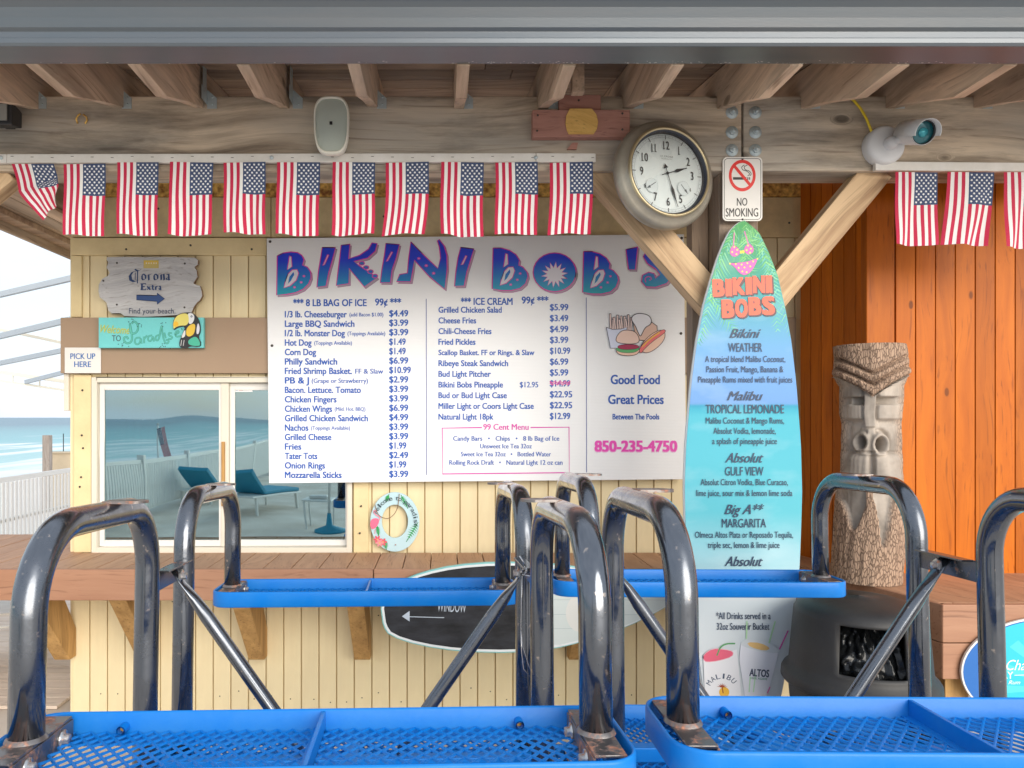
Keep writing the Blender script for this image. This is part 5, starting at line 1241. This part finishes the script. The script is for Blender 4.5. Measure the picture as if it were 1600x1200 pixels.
    palm(1205, 425, 1215, 520, 16, 22, g2); palm(1140, 372, 1180, 440, 18, 22, gs); palm(1165, 352, 1165, 430, 18, 24, gs); palm(1128, 395, 1100, 440, 12, 20, gs+g2); palm(1190, 370, 1200, 440, 16, 20, g2+gs)
    # bikini
    PK = (.66, .12, .42); W = lambda L_: [(1050+x/4.445, 330+y/4.445) for x, y in L_]
    for a in ([(430, 150), (425, 240)], [(500, 140), (530, 235)]): A.stroke(W(a), 1.6, PK)
    A.lay += 1
    A.poly(smooth_pts(W([(425, 232), (465, 265), (470, 300), (430, 322), (400, 300), (402, 265)]), 2), PK, (.45, .05, .3), .5); A.poly(smooth_pts(W([(532, 222), (562, 250), (565, 285), (530, 305), (500, 285), (500, 250)]), 2), PK, (.45, .05, .3), .5)
    A.poly(W([(468, 278), (500, 272), (500, 292), (470, 296)]), (.80, .68, .05)); A.poly(smooth_pts(W([(390, 362), (470, 360), (530, 350), (595, 325), (575, 375), (545, 425), (500, 448), (465, 430), (430, 385)]), 1), PK, (.45, .05, .3), .5)
    for x, y in ((430, 250), (415, 285), (445, 300), (450, 270), (525, 240), (545, 262), (515, 272), (540, 290), (400, 366), (440, 368), (480, 372), (520, 362), (560, 350), (590, 332), (460, 395), (500, 392), (540, 385), (485, 420), (515, 425)): A.ell(*W([(x, y)])[0], 1.5, 1.5, (.82, .66, .12), n=8)
    # orange heading
    OR, DK = (.80, .12, .06), (.09, .05, .06)
    A.clip = None
    def head(s, x0, x1, yb, cap, tilt):
        n = len(s); w = (x1-x0)/n
        ws = {'I': .62}; tot = sum(ws.get(c, 1.12) for c in s); x = x0
        for i, c in enumerate(s):
            wc = (x1-x0)*ws.get(c, 1.12)/tot; y = yb-tilt*(x-x0)/(x1-x0)+(.8 if i % 2 else -.6)
            A.lay += 1; A.text(c, x+1.8, x+wc-.2+1.8, y+2.2, cap, DK, .07, rot=rd.uniform(-4, 2)); A.lay += 1; A.text(c, x, x+wc-1.2, y, cap, OR, .065, rot=-2); x += wc
    head('BIKINI', 1113, 1207, 463, 25, 8); head('BOBS', 1127, 1211, 496, 26, 8)
    A.lay += 1
    NV = (.012, .035, .085)
    def scr(s, x0, x1, yb, cap): A.text(s, x0, x1, yb, cap, NV, .018, .42)
    def T(s, x0, x1, yc, cap, wt=.012): A.text(s, x0, x1, yc+cap/2, cap, NV, wt, lay=0)
    scr('Bikini', 1139, 1188, 528, 14); T('WEATHER', 1137, 1190, 543, 13.5); T('A tropical blend Malibu Coconut,', 1101, 1226, 561, 9.6); T('Passion Fruit, Mango, Banana &', 1103, 1223, 577, 9.6); T('Pineapple Rums mixed with fruit juices', 1090, 1237, 593, 9.6)
    scr('Malibu', 1135, 1191, 625.5, 14); T('TROPICAL LEMONADE', 1102, 1224, 639, 13.5); T('Malibu Coconut & Mango Rums,', 1102, 1224, 657, 9.6); T('Absolut Vodka, lemonade,', 1114, 1211, 673, 9.6); T('a splash of pineapple juice', 1112, 1213, 689, 9.6)
    scr('Absolut', 1132, 1192, 722.5, 15); T('GULF VIEW', 1132, 1192, 736, 13.5); T('Absolut Citron Vodka, Blue Curacao,', 1094, 1230, 753, 9.6); T('lime juice, sour mix & lemon lime soda', 1087, 1237, 770, 9.6)
    scr('Big A**', 1131, 1193, 803, 15); T('MARGARITA', 1127, 1196, 817, 13.5); T('Olmeca Altos Plata or Reposado Tequila,', 1085, 1238, 835, 9.6); T('triple sec, lemon & lime juice', 1105, 1217, 851, 9.6)
    scr('Absolut', 1131, 1191, 884, 15)
    T('*All Drinks served in a', 1118, 1203, 961.5, 10.5); T('32oz Souvenir Bucket', 1119, 1201, 978, 10.5)
    # buckets
    W = lambda L_: [(1080+x/3.077, 900+y/3.077) for x, y in L_]
    A.clip = clampx
    A.poly(W([(235, 320), (420, 355), (360, 575), (255, 575), (228, 400)]), (.76, .77, .82)); A.poly(smooth_pts(W([(235, 320), (260, 300), (350, 310), (425, 350), (420, 372), (330, 360), (240, 335)]), 1), (.66, .70, .72))
    A.poly(smooth_pts(W([(262, 315), (330, 318), (380, 345), (350, 358), (280, 340)]), 1), (.80, .52, .20))
    for a, c in (([(265, 215), (262, 300)], (.45, .72, .40)), ([(400, 215), (370, 320)], (.45, .72, .40)), ([(462, 260), (420, 350)], (.72, .10, .42)), ([(375, 530), (362, 560)], (.8, .2, .5)), ([(280, 480), (275, 555)], (.5, .75, .5)), ([(305, 470), (295, 555)], (.5, .75, .5))): A.stroke(W(a), 2, c)
    A.poly(W([(55, 400), (215, 350), (238, 575), (55, 575)]), (.78, .78, .80)); A.poly(smooth_pts(W([(55, 400), (55, 375), (100, 345), (160, 350), (200, 360), (195, 385), (130, 405), (70, 412)]), 1), (.78, .12, .20), (.80, .5, .55), 1)
    A.stroke(smooth_pts(W([(120, 380), (135, 340), (165, 322), (208, 322)]), 2, False), 2.2, (.10, .35, .12))
    A.clip = None
    A.text('ALTOS', *[1080+x/3.077 for x in (275, 370)], 900+480/3.077, 11, (.05, .07, .12), .04, rot=4); A.text('100% AGAVE', *[1080+x/3.077 for x in (282, 362)], 900+495/3.077, 3.2, (.1, .3, .2), .02, rot=4)
    for i, ch in enumerate('MALIBU'):
        t = -150+i*22; x = 145+60*math.cos(R(t)); y = 530+52*math.sin(R(t)); px, py = W([(x, y)])[0]; A.text(ch, px-(3.2 if ch != 'I' else 1.4), px+(3.2 if ch != 'I' else 1.4), py+4, 8, (.05, .08, .14), .01, rot=t+90)
    A.ell(*W([(155, 555)])[0], 8, 8, (.80, .45, .04), n=20)
    for k_ in range(7): t = R(200+k_*24); A.stroke(W([(145, 530), (145+28*math.cos(t), 530+26*math.sin(t)+6)]), 2.2, (.35, .06, .02), True)
    A.stroke(W([(145, 530), (150, 560)]), 1.6, (.3, .06, .02))
    A.done('print_and_lettering', r)
surf_menu()

# ---------------------------------------------------------------- chalkboard surfboard across the counter front
def chalk_board():
    d = 3.715; cx, cy = 822, 950
    r = thing('chalkboard_surfboard', 'horizontal surfboard with black chalkboard half and pale planked half leaning on the counter front', 'surfboard', P(cx, cy, d))
    out = smooth_pts([(596, 962), (594, 948), (602, 928), (625, 908), (660, 894), (709, 883), (776, 877.5), (861, 880), (905, 886), (960, 899), (1010, 916), (1050, 936), (1051, 942), (1029, 956), (979, 981), (909, 1004), (864, 1015), (800, 1021), (720, 1019), (653, 1009), (608, 994), (598, 978)], 1)
    A = Art(cx, cy, d, y=-.0002); k = d/F
    sc = lambda s, px=0: [(cx+(x-cx)*(1-s*2/456), cy+(y-cy)*(1-s*2/143)) for x, y in out]
    MB().prism([A.loc(*p) for p in out], .0, .024).build('board', [mat('aqua_paint', (.22, .56, .54), .35, dirt=.05)], r, bevel=.004)
    A.lay = 6; A.poly(sc(1.9), (.74, .77, .77)); 
    inner = sc(5.5); pale = [(max(x, 858), y) for x, y in inner]; drk = [(min(x, 857), y) for x, y in inner]
    def dedupe(p):
        q = []
        for a in p:
            if not q or math.hypot(a[0]-q[-1][0], a[1]-q[-1][1]) > .01: q.append(a)
        return q
    q = [p for p in inner if p[0] >= 858]; ys = [p[1] for p in q]
    top = sorted([p for p in q if p[1] < 940]); bot = sorted([p for p in q if p[1] >= 940], reverse=True)
    pale_m = mat('pale_planks', (.62, .68, .66), .5, dirt=.06, scale=6, stretch=(1, 10, 10))
    A.poly([(858, top[0][1])]+top+bot+[(858, bot[-1][1])], pale_m)
    q = [p for p in inner if p[0] < 858]; top = sorted([p for p in q if p[1] < 948]); bot = sorted([p for p in q if p[1] >= 948], reverse=True)
    A.poly(top+[(857, top[-1][1]), (857, bot[0][1])]+bot, mat('chalkboard', (.030, .032, .040), .7, dirt=-.3, scale=5, dirtcol=(.08, .08, .09), stretch=(1, 4, 3)))
    for y in (918, 937, 960, 982): A.stroke([(860, y), (1045-abs(y-940)*1.6, y+.5)], .7, (.42, .50, .50))
    CH = (.50, .56, .64)
    A.poly([(628, 963), (640, 954.5), (640, 971)], CH); A.stroke([(638, 963.5), (694, 965)], 1.2, CH)
    A.text('WINDOW', 683, 728, 956, 17, CH, -.006, rot=3); A.text('PICK UP', 676, 732, 930, 14, CH, -.006, rot=2)
    A.ell(908, 958, 24, 30, (.70, .70, .66)); A.ell(912, 956, 9, 12, (.80, .62, .06)); A.ell(912, 956, 5.5, 8, (.84, .76, .30)); A.stroke([(906, 946), (913, 942)], 1.5, (.2, .4, .1))
    A.done('painted_face', r)
chalk_board()

# ---------------------------------------------------------------- tiki carving
def tiki():
    d = 3.50; X0 = PX(1358, d); z0, z1 = ZC+.001, PZ(540, d)
    r = thing('tiki_log', 'carved tree trunk tiki face with angry eyes and bark left on its brow and base', 'carving', (X0, d, 0), (0, 0, R(-26)))
    SL = [(105, 208, 473), (160, 212, 478), (225, 208, 482), (262, 222, 472), (280, 232, 465), (340, 232, 465), (395, 232, 458), (440, 240, 458), (540, 238, 460), (650, 235, 462), (720, 220, 468), (850, 212, 476), (1000, 203, 468), (1105, 198, 460)]
    ss = lambda a, b, x: (lambda t: t*t*(3-2*t))(max(0, min(1, (x-a)/(b-a))))
    bump = lambda x, c, w: math.exp(-((x-c)/w)**2)
    def V(x, side, mid, c=338, h=128): t = min(1, abs(x-c)/h); return mid-(mid-side)*(t**1.15) - 4*math.sin(t*3.14)
    from mathutils import noise
    def surf(x, y):
        g1, g2, g3 = V(x, 158, 230), V(x, 196, 275), V(x, 236, 324)
        bark = 1.0; h = 0.0
        if y < g3:
            h -= .030*bump(y, g1, 6.5)+.030*bump(y, g2, 6.5)+.02*bump(y, g3, 6); h += .006*ss(g1, g1+10, y)+.007*ss(g2, g2+10, y)
            h *= 1
        else: bark = 0; h = -.034*ss(g3, g3+7, y)+.012*(1-ss(g3, g3+4, y))
        if y >= g3:
            ax = abs(x-327)
            # brow lids between brow and eye slit
            if y < 330: h += .014*ss(36, 46, ax)*ss(330, 322, y)
            ln = 33 if x < 327 else 54; ce = 266 if x < 327 else 412
            if 324 < y < 360 and abs(x-ce) < ln: h -= .075*ss(324, 330, y)*ss(360, 354, y)
            if 352 <= y < 424: h += .014*ss(36, 44, ax)*ss(352, 356, y)*ss(424, 414, y)
            if y < 452: h += .024*ss(30, 24, ax)*ss(g3, g3+8, y)
            if 420 < y < 447: h -= .012*ss(40, 50, ax)*bump(y, 433, 9)
            if 445 <= y < 566:
                h += .014*ss(445, 470, y)*ss(70, 30, abs(x-330))
                for nx, ny, rr in ((279, 515, 27), (381, 523, 31)):
                    q = math.hypot(x-nx, (y-ny)*.95); h += .016*bump(q, rr+10, 9); h -= .080*ss(rr, rr-7, q)
                q = math.hypot((x-375)*.95, y-540); h -= .022*bump(q, 74, 9)*(1 if y < 560 and x > 350 else 0)
                q = math.hypot((x-285)*.95, y-530); h -= .016*bump(q, 62, 8)*(1 if y < 560 and x < 310 else 0)
            if 552 <= y < 720:
                h += .020*ss(552, 590, y)*ss(720, 670, y)*ss(6, 26, abs(x-334)); h -= .012*bump(x, 334, 9)
                h -= .012*bump(y, 556, 7)
                h += .008*bump(y, 655, 12)
            if y >= 690:
                # pale carved tongues running down into the bark
                edge_l = 780-abs(x-272)*.4+100*bump(x, 275, 32); edge_r = 735+205*bump(x, 385, 24); e = edge_l if x < 330 else edge_r
                if abs(x-332) < 14+.0: e = 700
                if x > 420: e = 735
                t = ss(e+6, e-6, y); bark = 1-t; h = -.026+(.026)*(1-t) + (.0 if t < .5 else .010*bump(y, 700, 30))
        return h, bark
    NT, NV_ = 150, 230; v, br = [], []
    for j in range(NV_+1):
        y = 105+1000*j/NV_; z = z1+(z0-z1)*j/NV_
        l_ = interp([(a, b) for a, b, c in SL], y); q = interp([(a, c) for a, b, c in SL], y); c = ((l_+q)/2-341)/132*.152; rad = (q-l_)/2/132*.150
        for i in range(NT):
            a = -math.pi+2*math.pi*i/NT  # 0 = front
            s = math.sin(a); front = ss(-.05, .35, math.cos(a)); h, b_ = surf(341+132*s, y)
            h = h*front; b_ = 1-(1-b_)*front
            nz = noise.fractal(Vector((s*6+math.cos(a)*6, math.cos(a)*6, z*3.2)), 1, 2, 4); nz2 = noise.noise(Vector((s*34, math.cos(a)*34, z*10)))
            hh = h+(.005*nz+.0042*abs(nz2))*b_+.0022*nz*(1-b_)
            R_ = rad+hh; v.append((c+R_*s, -R_*math.cos(a)*.97, z)); br.append(b_)
    f = [(j*NT+i, j*NT+(i+1) % NT, (j+1)*NT+(i+1) % NT, (j+1)*NT+i) for j in range(NV_) for i in range(NT)]
    f.append(tuple(range(NT))[::-1]); f.append(tuple(range(NV_*NT, (NV_+1)*NT)))
    m, n, l, b = base_mat('carved_trunk'); at = n.new('ShaderNodeAttribute'); at.attribute_name = 'bark'; t = n.new('ShaderNodeTexCoord')
    mp = n.new('ShaderNodeMapping'); mp.inputs['Scale'].default_value = (70, 70, 20)
    wn = n.new('ShaderNodeTexNoise'); wn.inputs['Scale'].default_value = 22; wn.inputs['Detail'].default_value = 4; l.new(t.outputs['Object'], wn.inputs['Vector']); ws = n.new('ShaderNodeVectorMath'); ws.operation = 'MULTIPLY'; ws.inputs[1].default_value = (.018, .018, .03); l.new(wn.outputs['Color'], ws.inputs[0]); wa = n.new('ShaderNodeVectorMath'); l.new(t.outputs['Object'], wa.inputs[0]); l.new(ws.outputs[0], wa.inputs[1]); l.new(wa.outputs[0], mp.inputs[0])
    vo = n.new('ShaderNodeTexVoronoi'); vo.feature = 'DISTANCE_TO_EDGE'; vo.inputs['Scale'].default_value = 1.5; l.new(mp.outputs[0], vo.inputs['Vector'])
    rp = n.new('ShaderNodeValToRGB'); rp.color_ramp.elements[0].color = (.12, .075, .05, 1); rp.color_ramp.elements[1].color = (.44, .30, .21, 1); rp.color_ramp.elements[1].position = .16; l.new(vo.outputs['Distance'], rp.inputs['Fac'])
    nz = n.new('ShaderNodeTexNoise'); nz.inputs['Scale'].default_value = 9; nz.inputs['Detail'].default_value = 8; l.new(t.outputs['Object'], nz.inputs['Vector'])
    r2 = n.new('ShaderNodeValToRGB'); r2.color_ramp.elements[0].color = (.27, .235, .20, 1); r2.color_ramp.elements[1].color = (.47, .41, .35, 1); r2.color_ramp.elements[0].position = .35; r2.color_ramp.elements[1].position = .65; l.new(nz.outputs['Fac'], r2.inputs['Fac'])
    x = n.new('ShaderNodeMixRGB'); l.new(at.outputs['Fac'], x.inputs['Fac']); l.new(r2.outputs['Color'], x.inputs[1]); l.new(rp.outputs['Color'], x.inputs[2]); l.new(x.outputs[0], b.inputs['Base Color']); b.inputs['Roughness'].default_value = .85
    mu = n.new('ShaderNodeMath'); mu.operation = 'MULTIPLY'; l.new(at.outputs['Fac'], mu.inputs[0]); l.new(rp.outputs['Color'], mu.inputs[1])
    bp = n.new('ShaderNodeBump'); bp.inputs['Strength'].default_value = .8; bp.inputs['Distance'].default_value = .008; l.new(mu.outputs[0], bp.inputs['Height']); l.new(bp.outputs[0], b.inputs['Normal'])
    mb = MB(); mb.v = v; mb.f = f; mb.m = [0]*len(f); mb.sm = [True]*(len(f)-2)+[False]*2
    o = mb.build('carved_trunk', m, r, fix=False); a_ = o.data.attributes.new('bark', 'FLOAT', 'POINT'); a_.data.foreach_set('value', br)
tiki()

# ---------------------------------------------------------------- trash bin
def bin_():
    cx, cy = 1.70, 3.0; r = thing('trash_bin', 'grey plastic trash bin with domed hood, square opening and black bag', 'trash bin', (cx, cy, 0))
    pl = mat('grey_bin_plastic', (.020, .020, .021), .55, dirt=.18, scale=5, bump=.06, bscale=90, dirtcol=(.05, .047, .043))
    pr = [(.0001, -.725), (.10, -.728), (.175, -.742), (.205, -.752), (.228, -.768), (.240, -.79), (.2415, -.80), (.25, -.90), (.257, -.985), (.2585, -1.00), (.262, -1.02), (.280, -1.035), (.288, -1.05), (.290, -1.075), (.284, -1.085)]
    n = 72; mb = MB(); v = []
    for rr, z in pr:
        for i in range(n): a = 2*math.pi*i/n; v.append((rr*math.cos(a), rr*math.sin(a), H+z))
    f = []
    for j in range(len(pr)-1):
        for i in range(n):
            a = (i+.5)*360/n
            if 224 < a < 280 and 6 <= j <= 7: continue
            f.append((j*n+i, j*n+(i+1) % n, (j+1)*n+(i+1) % n, (j+1)*n+i))
    o = mb.add(v, f, 0, True).build('hood', pl, r); s = o.modifiers.new('s', 'SOLIDIFY'); s.thickness = .012; s.offset = -1
    MB().lathe([(.262, H-1.087), (.262, H-1.10), (.20, .0), (.0001, .0)], seg=48).build('body', pl, r)
    from mathutils import noise
    v, f = [], []; a0, a1 = 200, 305; nu, nv = 60, 26
    for j in range(nv+1):
        for i in range(nu+1):
            a = R(a0+(a1-a0)*i/nu); t = j/nv; z = H-1.03+.20*t; rr = .222-.10*t*t-.015+.030*noise.noise(Vector((a*7, t*5, 1)))+.016*abs(noise.noise(Vector((a*17, t*9, 4))))
            v.append((rr*math.cos(a), rr*math.sin(a), z))
    f = [(j*(nu+1)+i, j*(nu+1)+i+1, (j+1)*(nu+1)+i+1, (j+1)*(nu+1)+i) for j in range(nv) for i in range(nu)]
    MB().add(v, f, 0, True).build('rubbish_bag', mat('bag_black', (.008, .009, .010), .22, dirt=0, spec=.4, bump=.2, bscale=18), r)
bin_()

# ---------------------------------------------------------------- round rum sign at the right edge
def rum_sign():
    d = 3.03; cx, cy = 1640, 1050; r = thing('rum_sign', 'oval blue and cyan rum sign with white script leaning on the right counter', 'sign', P(cx, cy, d)); A = Art(cx, cy, d, y=-.0002)
    el = lambda rx, ry, n=56: [(cx+rx*math.cos(2*math.pi*i/n), cy+ry*math.sin(2*math.pi*i/n)) for i in range(n)]
    MB().prism([A.loc(*p) for p in el(138, 86)], 0, .012).build('panel', [M['white']], r, bevel=.002)
    A.lay = 6; A.poly(el(135.2, 83.2), (.012, .13, .44)); inner = [(max(p[0], 1546-abs(p[1]-1050)*.2), p[1]) for p in el(133, 81.5)]; A.poly([p for i, p in enumerate(inner)], (.02, .50, .62))
    for a in range(150, 300, 24):
        A.poly([(1665, 1075), (1665+118*math.cos(R(a)), 1075+96*math.sin(R(a))), (1665+118*math.cos(R(a+9)), 1075+96*math.sin(R(a+9)))] if math.sin(R(a)) > -.98 else [(1665, 1075), (1600, 1050), (1600, 1060)], (.07, .60, .68))
    Wt = (.80, .82, .84); A.text('Blue Chair', 1529, 1618, 1047, 16, Wt, .0, .38); A.text('BAY', 1557, 1583, 1060.5, 11, Wt, .01); A.stroke([(1585, 1055), (1600, 1054.5)], 1, Wt); A.text('Premium Rum', 1536, 1594, 1069, 6, Wt, -.004, .4)
    A.done('lettering', r)
rum_sign()

# ---------------------------------------------------------------- picnic tables (one upright, one turned over on top of it, twice)
def expanded(w, d_, z, cw=.030, ch=.036, cut=.05, r=.06, th=.003):
    mb = MB(); v, f = [], []
    ni, nj = int(w/cw)+2, int(d_/ch)+2
    def inside(x, y):
        ax, ay = w/2-abs(x), d_/2-abs(y)
        if ax < 0 or ay < 0: return False
        if ax < r and ay < r: return math.hypot(r-ax, r-ay) < r
        return True
    for sh in (0, .5):
        for i in range(-ni, ni+1):
            for j in range(-nj, nj+1):
                cx, cy = (i+sh)*cw, (j+sh)*ch
                if not inside(cx, cy): continue
                o = len(v)
                # ridge ring (outer diamond, highest), inner diamond top and bottom
                for k_, (sx, sy) in enumerate(((1, 0), (0, 1), (-1, 0), (0, -1))): v.append((cx+sx*cw/2, cy+sy*ch/2, z))
                for sx, sy in ((1, 0), (0, 1), (-1, 0), (0, -1)): v.append((cx+sx*cw*.39, cy+sy*ch*.39, z+.0016*(1 if sy >= 0 else -.3)))
                for sx, sy in ((1, 0), (0, 1), (-1, 0), (0, -1)): v.append((cx+sx*cw*.40, cy+sy*ch*.40, z-th))
                for sx, sy in ((1, 0), (0, 1), (-1, 0), (0, -1)): v.append((cx+sx*cw/2, cy+sy*ch/2, z-th-.0006))
                for k_ in range(4):
                    a, b = k_, (k_+1) % 4; f += [(o+a, o+b, o+4+b, o+4+a), (o+4+a, o+4+b, o+8+b, o+8+a), (o+8+a, o+8+b, o+12+b, o+12+a)]
    mb.add(v, f); return mb
def pan_rim(w, d_, z0, z1, r=.065, t=.007):
    mb = MB(); po = rrect(-w/2, w/2, -d_/2, d_/2, r, 7); pi = rrect(-w/2+t, w/2-t, -d_/2+t, d_/2-t, r-t, 7); n = len(po)
    def off(pts, e): return rrect(-w/2-e, w/2+e, -d_/2-e, d_/2+e, r+e, 7)
    rings = [(off(None, 0), z1-.004), (off(None, -.003), z1), (off(None, -.03), z1+.001), (off(None, -.03), z1-.005), (pi, z1-.006), (pi, z0+.004), (off(None, -.0045), z0), (off(None, -.0012), z0+.0015), (off(None, 0), z0+.006)]
    v = [(x, y, z) for pts, z in rings for x, y in pts]; m_ = len(rings)
    f = [(i*n+j, i*n+(j+1) % n, ((i+1) % m_)*n+(j+1) % n, ((i+1) % m_)*n+j) for i in range(m_) for j in range(n)]
    return mb.add(v, f, 0, True)
def table(label, loc, rot):
    r = thing('picnic_table', label, 'picnic table', loc, rot, 'blue mesh picnic tables stacked in pairs')
    pan_rim(1.12, .64, .735, .787).build('tabletop_rim', M['blue'], r); expanded(1.07, .595, .783).build('tabletop_mesh', M['blue'], r, fix=False)
    MB().box(-.52, .52, -.02, .02, .736, .776).box(-.02, .02, -.30, .30, .735, .775).build('tabletop_support', M['blue'], r, bevel=.003)
    rim = msh = None
    for s in (-1, 1):
        y = s*.73
        if rim is None: a = pan_rim(1.12, .27, .396, .452).build('seat_rim', M['blue'], r); b = expanded(1.10, .25, .436).build('seat_mesh', M['blue'], r, fix=False); dv = MB().box(-.004, .004, -.128, .128, .400, .436).box(-.02, .004, -.128, .128, .4315, .4355).build('seat_divider', M['blue'], r, bevel=.001); rim, msh, dvm = a.data, b.data, dv.data
        else: a, b, dv = link('seat_rim', rim, r), link('seat_mesh', msh, r), link('seat_divider', dvm, r)
        for o in (a, b, dv): o.location = (0, y, 0)
        for x in (-.385, .385):
            o = MB().tube([(0, 0, 0), (0, s*.026, 0)], [.0085, .0085], 14, caps=False).tube([(0, 0, 0), (0, s*.026, 0)], [.006, .006], 14, caps=False).build('bolt_sleeve', M['blue'], a); o.location = (x, -s*.128, .424)
            MB().lathe([(.0001, 0), (.006, 0)], (x, -s*.128+s*.012, .424), 'Y', 12).build('rusty_bolt_end', M['rust'], a)
        for sx in (-1, 1):
            X = sx*.51
            br = MB(); br.box(X-.028, X+.028, y-.115, y+.105, .3985, .4035); br.box(X-sx*.028-.0025, X-sx*.028+.0025, y-.115, y+.105, .4036, .446)
            br.build('bracket', M['plate'], r, bevel=.001)
            for dy in (-.07, .055):
                MB().lathe([(0.0001, -.014), (.009, -.013), (.010, -.004), (.017, -.003), (.017, 0)], (0, 0, 0), 'X', 12).build('bolt', M['steelbolt'], r).matrix_local = Matrix.Translation((X-sx*.031, y+dy, .425)) @ Matrix.Rotation(math.pi if sx < 0 else 0, 4, 'Z')
            w_ = MB().lathe([(.036, .3983), (.0335, .394), (.0303, .391)], (X, y-s*.0, 0), 'Z', 20).build('weld', M['plate'], r)
    for sx in (-1, 1):
        for s in (-1, 1):
            X = sx*.51; yi, yo = .15, .73; rb = .155
            p = [Vector((X, s*yi, .768)), Vector((X, s*yi, .45)), Vector((X, s*yi, .03+rb+.03))]
            p += [Vector((X, s*(yi+rb-.02-(rb-.02)*math.cos(R(a))), .03+(rb)-rb*math.sin(R(a)))) for a in range(0, 91, 9)]
            p += [Vector((X, s*(yo-rb+rb*math.sin(R(a))), .03+rb-rb*math.cos(R(a)))) for a in range(0, 91, 9)]
            p += [Vector((X, s*yo, .03+rb+.05)), Vector((X, s*yo, .398))]
            MB().tube(p, .0302, 28).build('leg', M['tube'], r)
            # foot plate: flat ring tab on the ground side of the crown, pointing inwards
            yc = s*.40; o = MB(); n = 18; pts = [(X, yc-.032), (X, yc+.032)] if sx < 0 else [(X, yc+.032), (X, yc-.032)]
            for i in range(1, n): a = R(90-180*i/n); pts.append((X-sx*(.055+.034*math.cos(a)) if True else 0, yc+(.034*math.sin(a) if sx < 0 else -.034*math.sin(a))))
            o.prism(pts, -.0015, .0045, axis='Z').lathe([(.0001, .0046), (.009, .0046)], (X-sx*.06, yc, 0), 'Z', 12, mi=1).lathe([(.0001, -.0016), (.009, -.0016)], (X-sx*.06, yc, 0), 'Z', 12, mi=1)
            o.build('foot_plate', [M['plate'], M['dark']], r)
        X = sx*.51; 
        MB().box(X-.004-sx*.006, X+.0-sx*.006, -.152, .152, .205, .262).box(min(X-sx*.006, X-sx*.040), max(X-sx*.006, X-sx*.040), -.10, .10, .205, .210).build('link_plate', rusty('link_steel', (.16, .165, .17), amount=.36, rough=.25), r, bevel=.0012)
        # brace with flattened ends
        a, b = Vector((X-sx*.030, 0, .235)), Vector((sx*.13, 0, .725)); dr = (b-a).normalized(); path = [a-dr*.03, a+dr*.03, a+dr*.08, a+dr*.14, b-dr*.12, b-dr*.05, b]
        br = MB().tube(path, [.019]*7, 20); nrm = dr.cross(Vector((0, 1, 0))).normalized()
        for i, q in enumerate(br.v):
            ring = i//20 if i < 140 else (0 if i < 160 else 6); sq = [.22, .25, .75, 1, 1, .8, .3][ring]; c = path[ring]; w = Vector(q)-c; n_ = nrm*w.dot(nrm); t_ = w-n_; br.v[i] = tuple(c+n_*sq+t_*(1+(1-sq)*.35))
        br.build('brace', M['tube'], r)
        MB().lathe([(.0001, -.018), (.010, -.017), (.011, -.006), (.019, -.005), (.019, .0)], (0, 0, 0), 'X', 6, smooth=False).build('bolt', M['steelbolt'], r).matrix_local = Matrix.Translation((X-sx*.037, 0, .235)) @ Matrix.Rotation((math.pi if sx < 0 else 0), 4, 'Z') @ Matrix.Rotation(.5, 4, 'X')
    return r
cxL, cyL = -.253, 2.07
t1 = table('overturned blue mesh picnic table at left with dark tube legs pointing up before the window', (cxL, cyL, 1.545), (R(180-2.4), 0, R(1.9)))
kids_index()
def inst(label, loc, rot):
    c = copy_tree(t1); c['label'] = label; c.location = loc; c.rotation_euler = rot; return c
inst('overturned blue mesh picnic table at right, in front of the surfboard menu and trash bin', (.935, 2.07, 1.572), (R(180-1.9), 0, R(-.8))).scale = (.955, 1, 1)
inst('upright blue mesh picnic table carrying the left overturned one, seen through its seat mesh', (cxL, cyL, -.014), (R(-1.2), 0, R(1.9)))
inst('upright blue mesh picnic table carrying the right overturned one, seen through its seat mesh', (.935, 2.07, .006), (R(-1.0), 0, R(-.8))).scale = (.955, 1, 1)
def wire():
    m = mat('twisted_wire', (.55, .55, .56), .25, .9)
    rd = random.Random(2); p = [P(812, 869, 2.0), P(818, 878, 2.0), P(822, 887, 2.0)]
    w = MB().tube(p, .0022, 6)
    q = [P(822+rd.uniform(-7, 7), 892+rd.uniform(-9, 9), 1.99+rd.uniform(-.02, .02)) for _ in range(26)]; w.tube(q, .0018, 6)
    w.tube([P(x, y, 1.95) for x, y in ((816, 900), (815, 940), (814, 980), (817, 1010), (826, 1040), (836, 1062))], .0013, 6)
    w.tube([P(x, y, 1.94) for x, y in ((814, 985), (815, 1020), (818, 1045), (830, 1060))], .0013, 6)
    tag(w.build('wire_tie', m), 'twisted silver wire tied round the tube leg in the middle', 'wire')
wire()
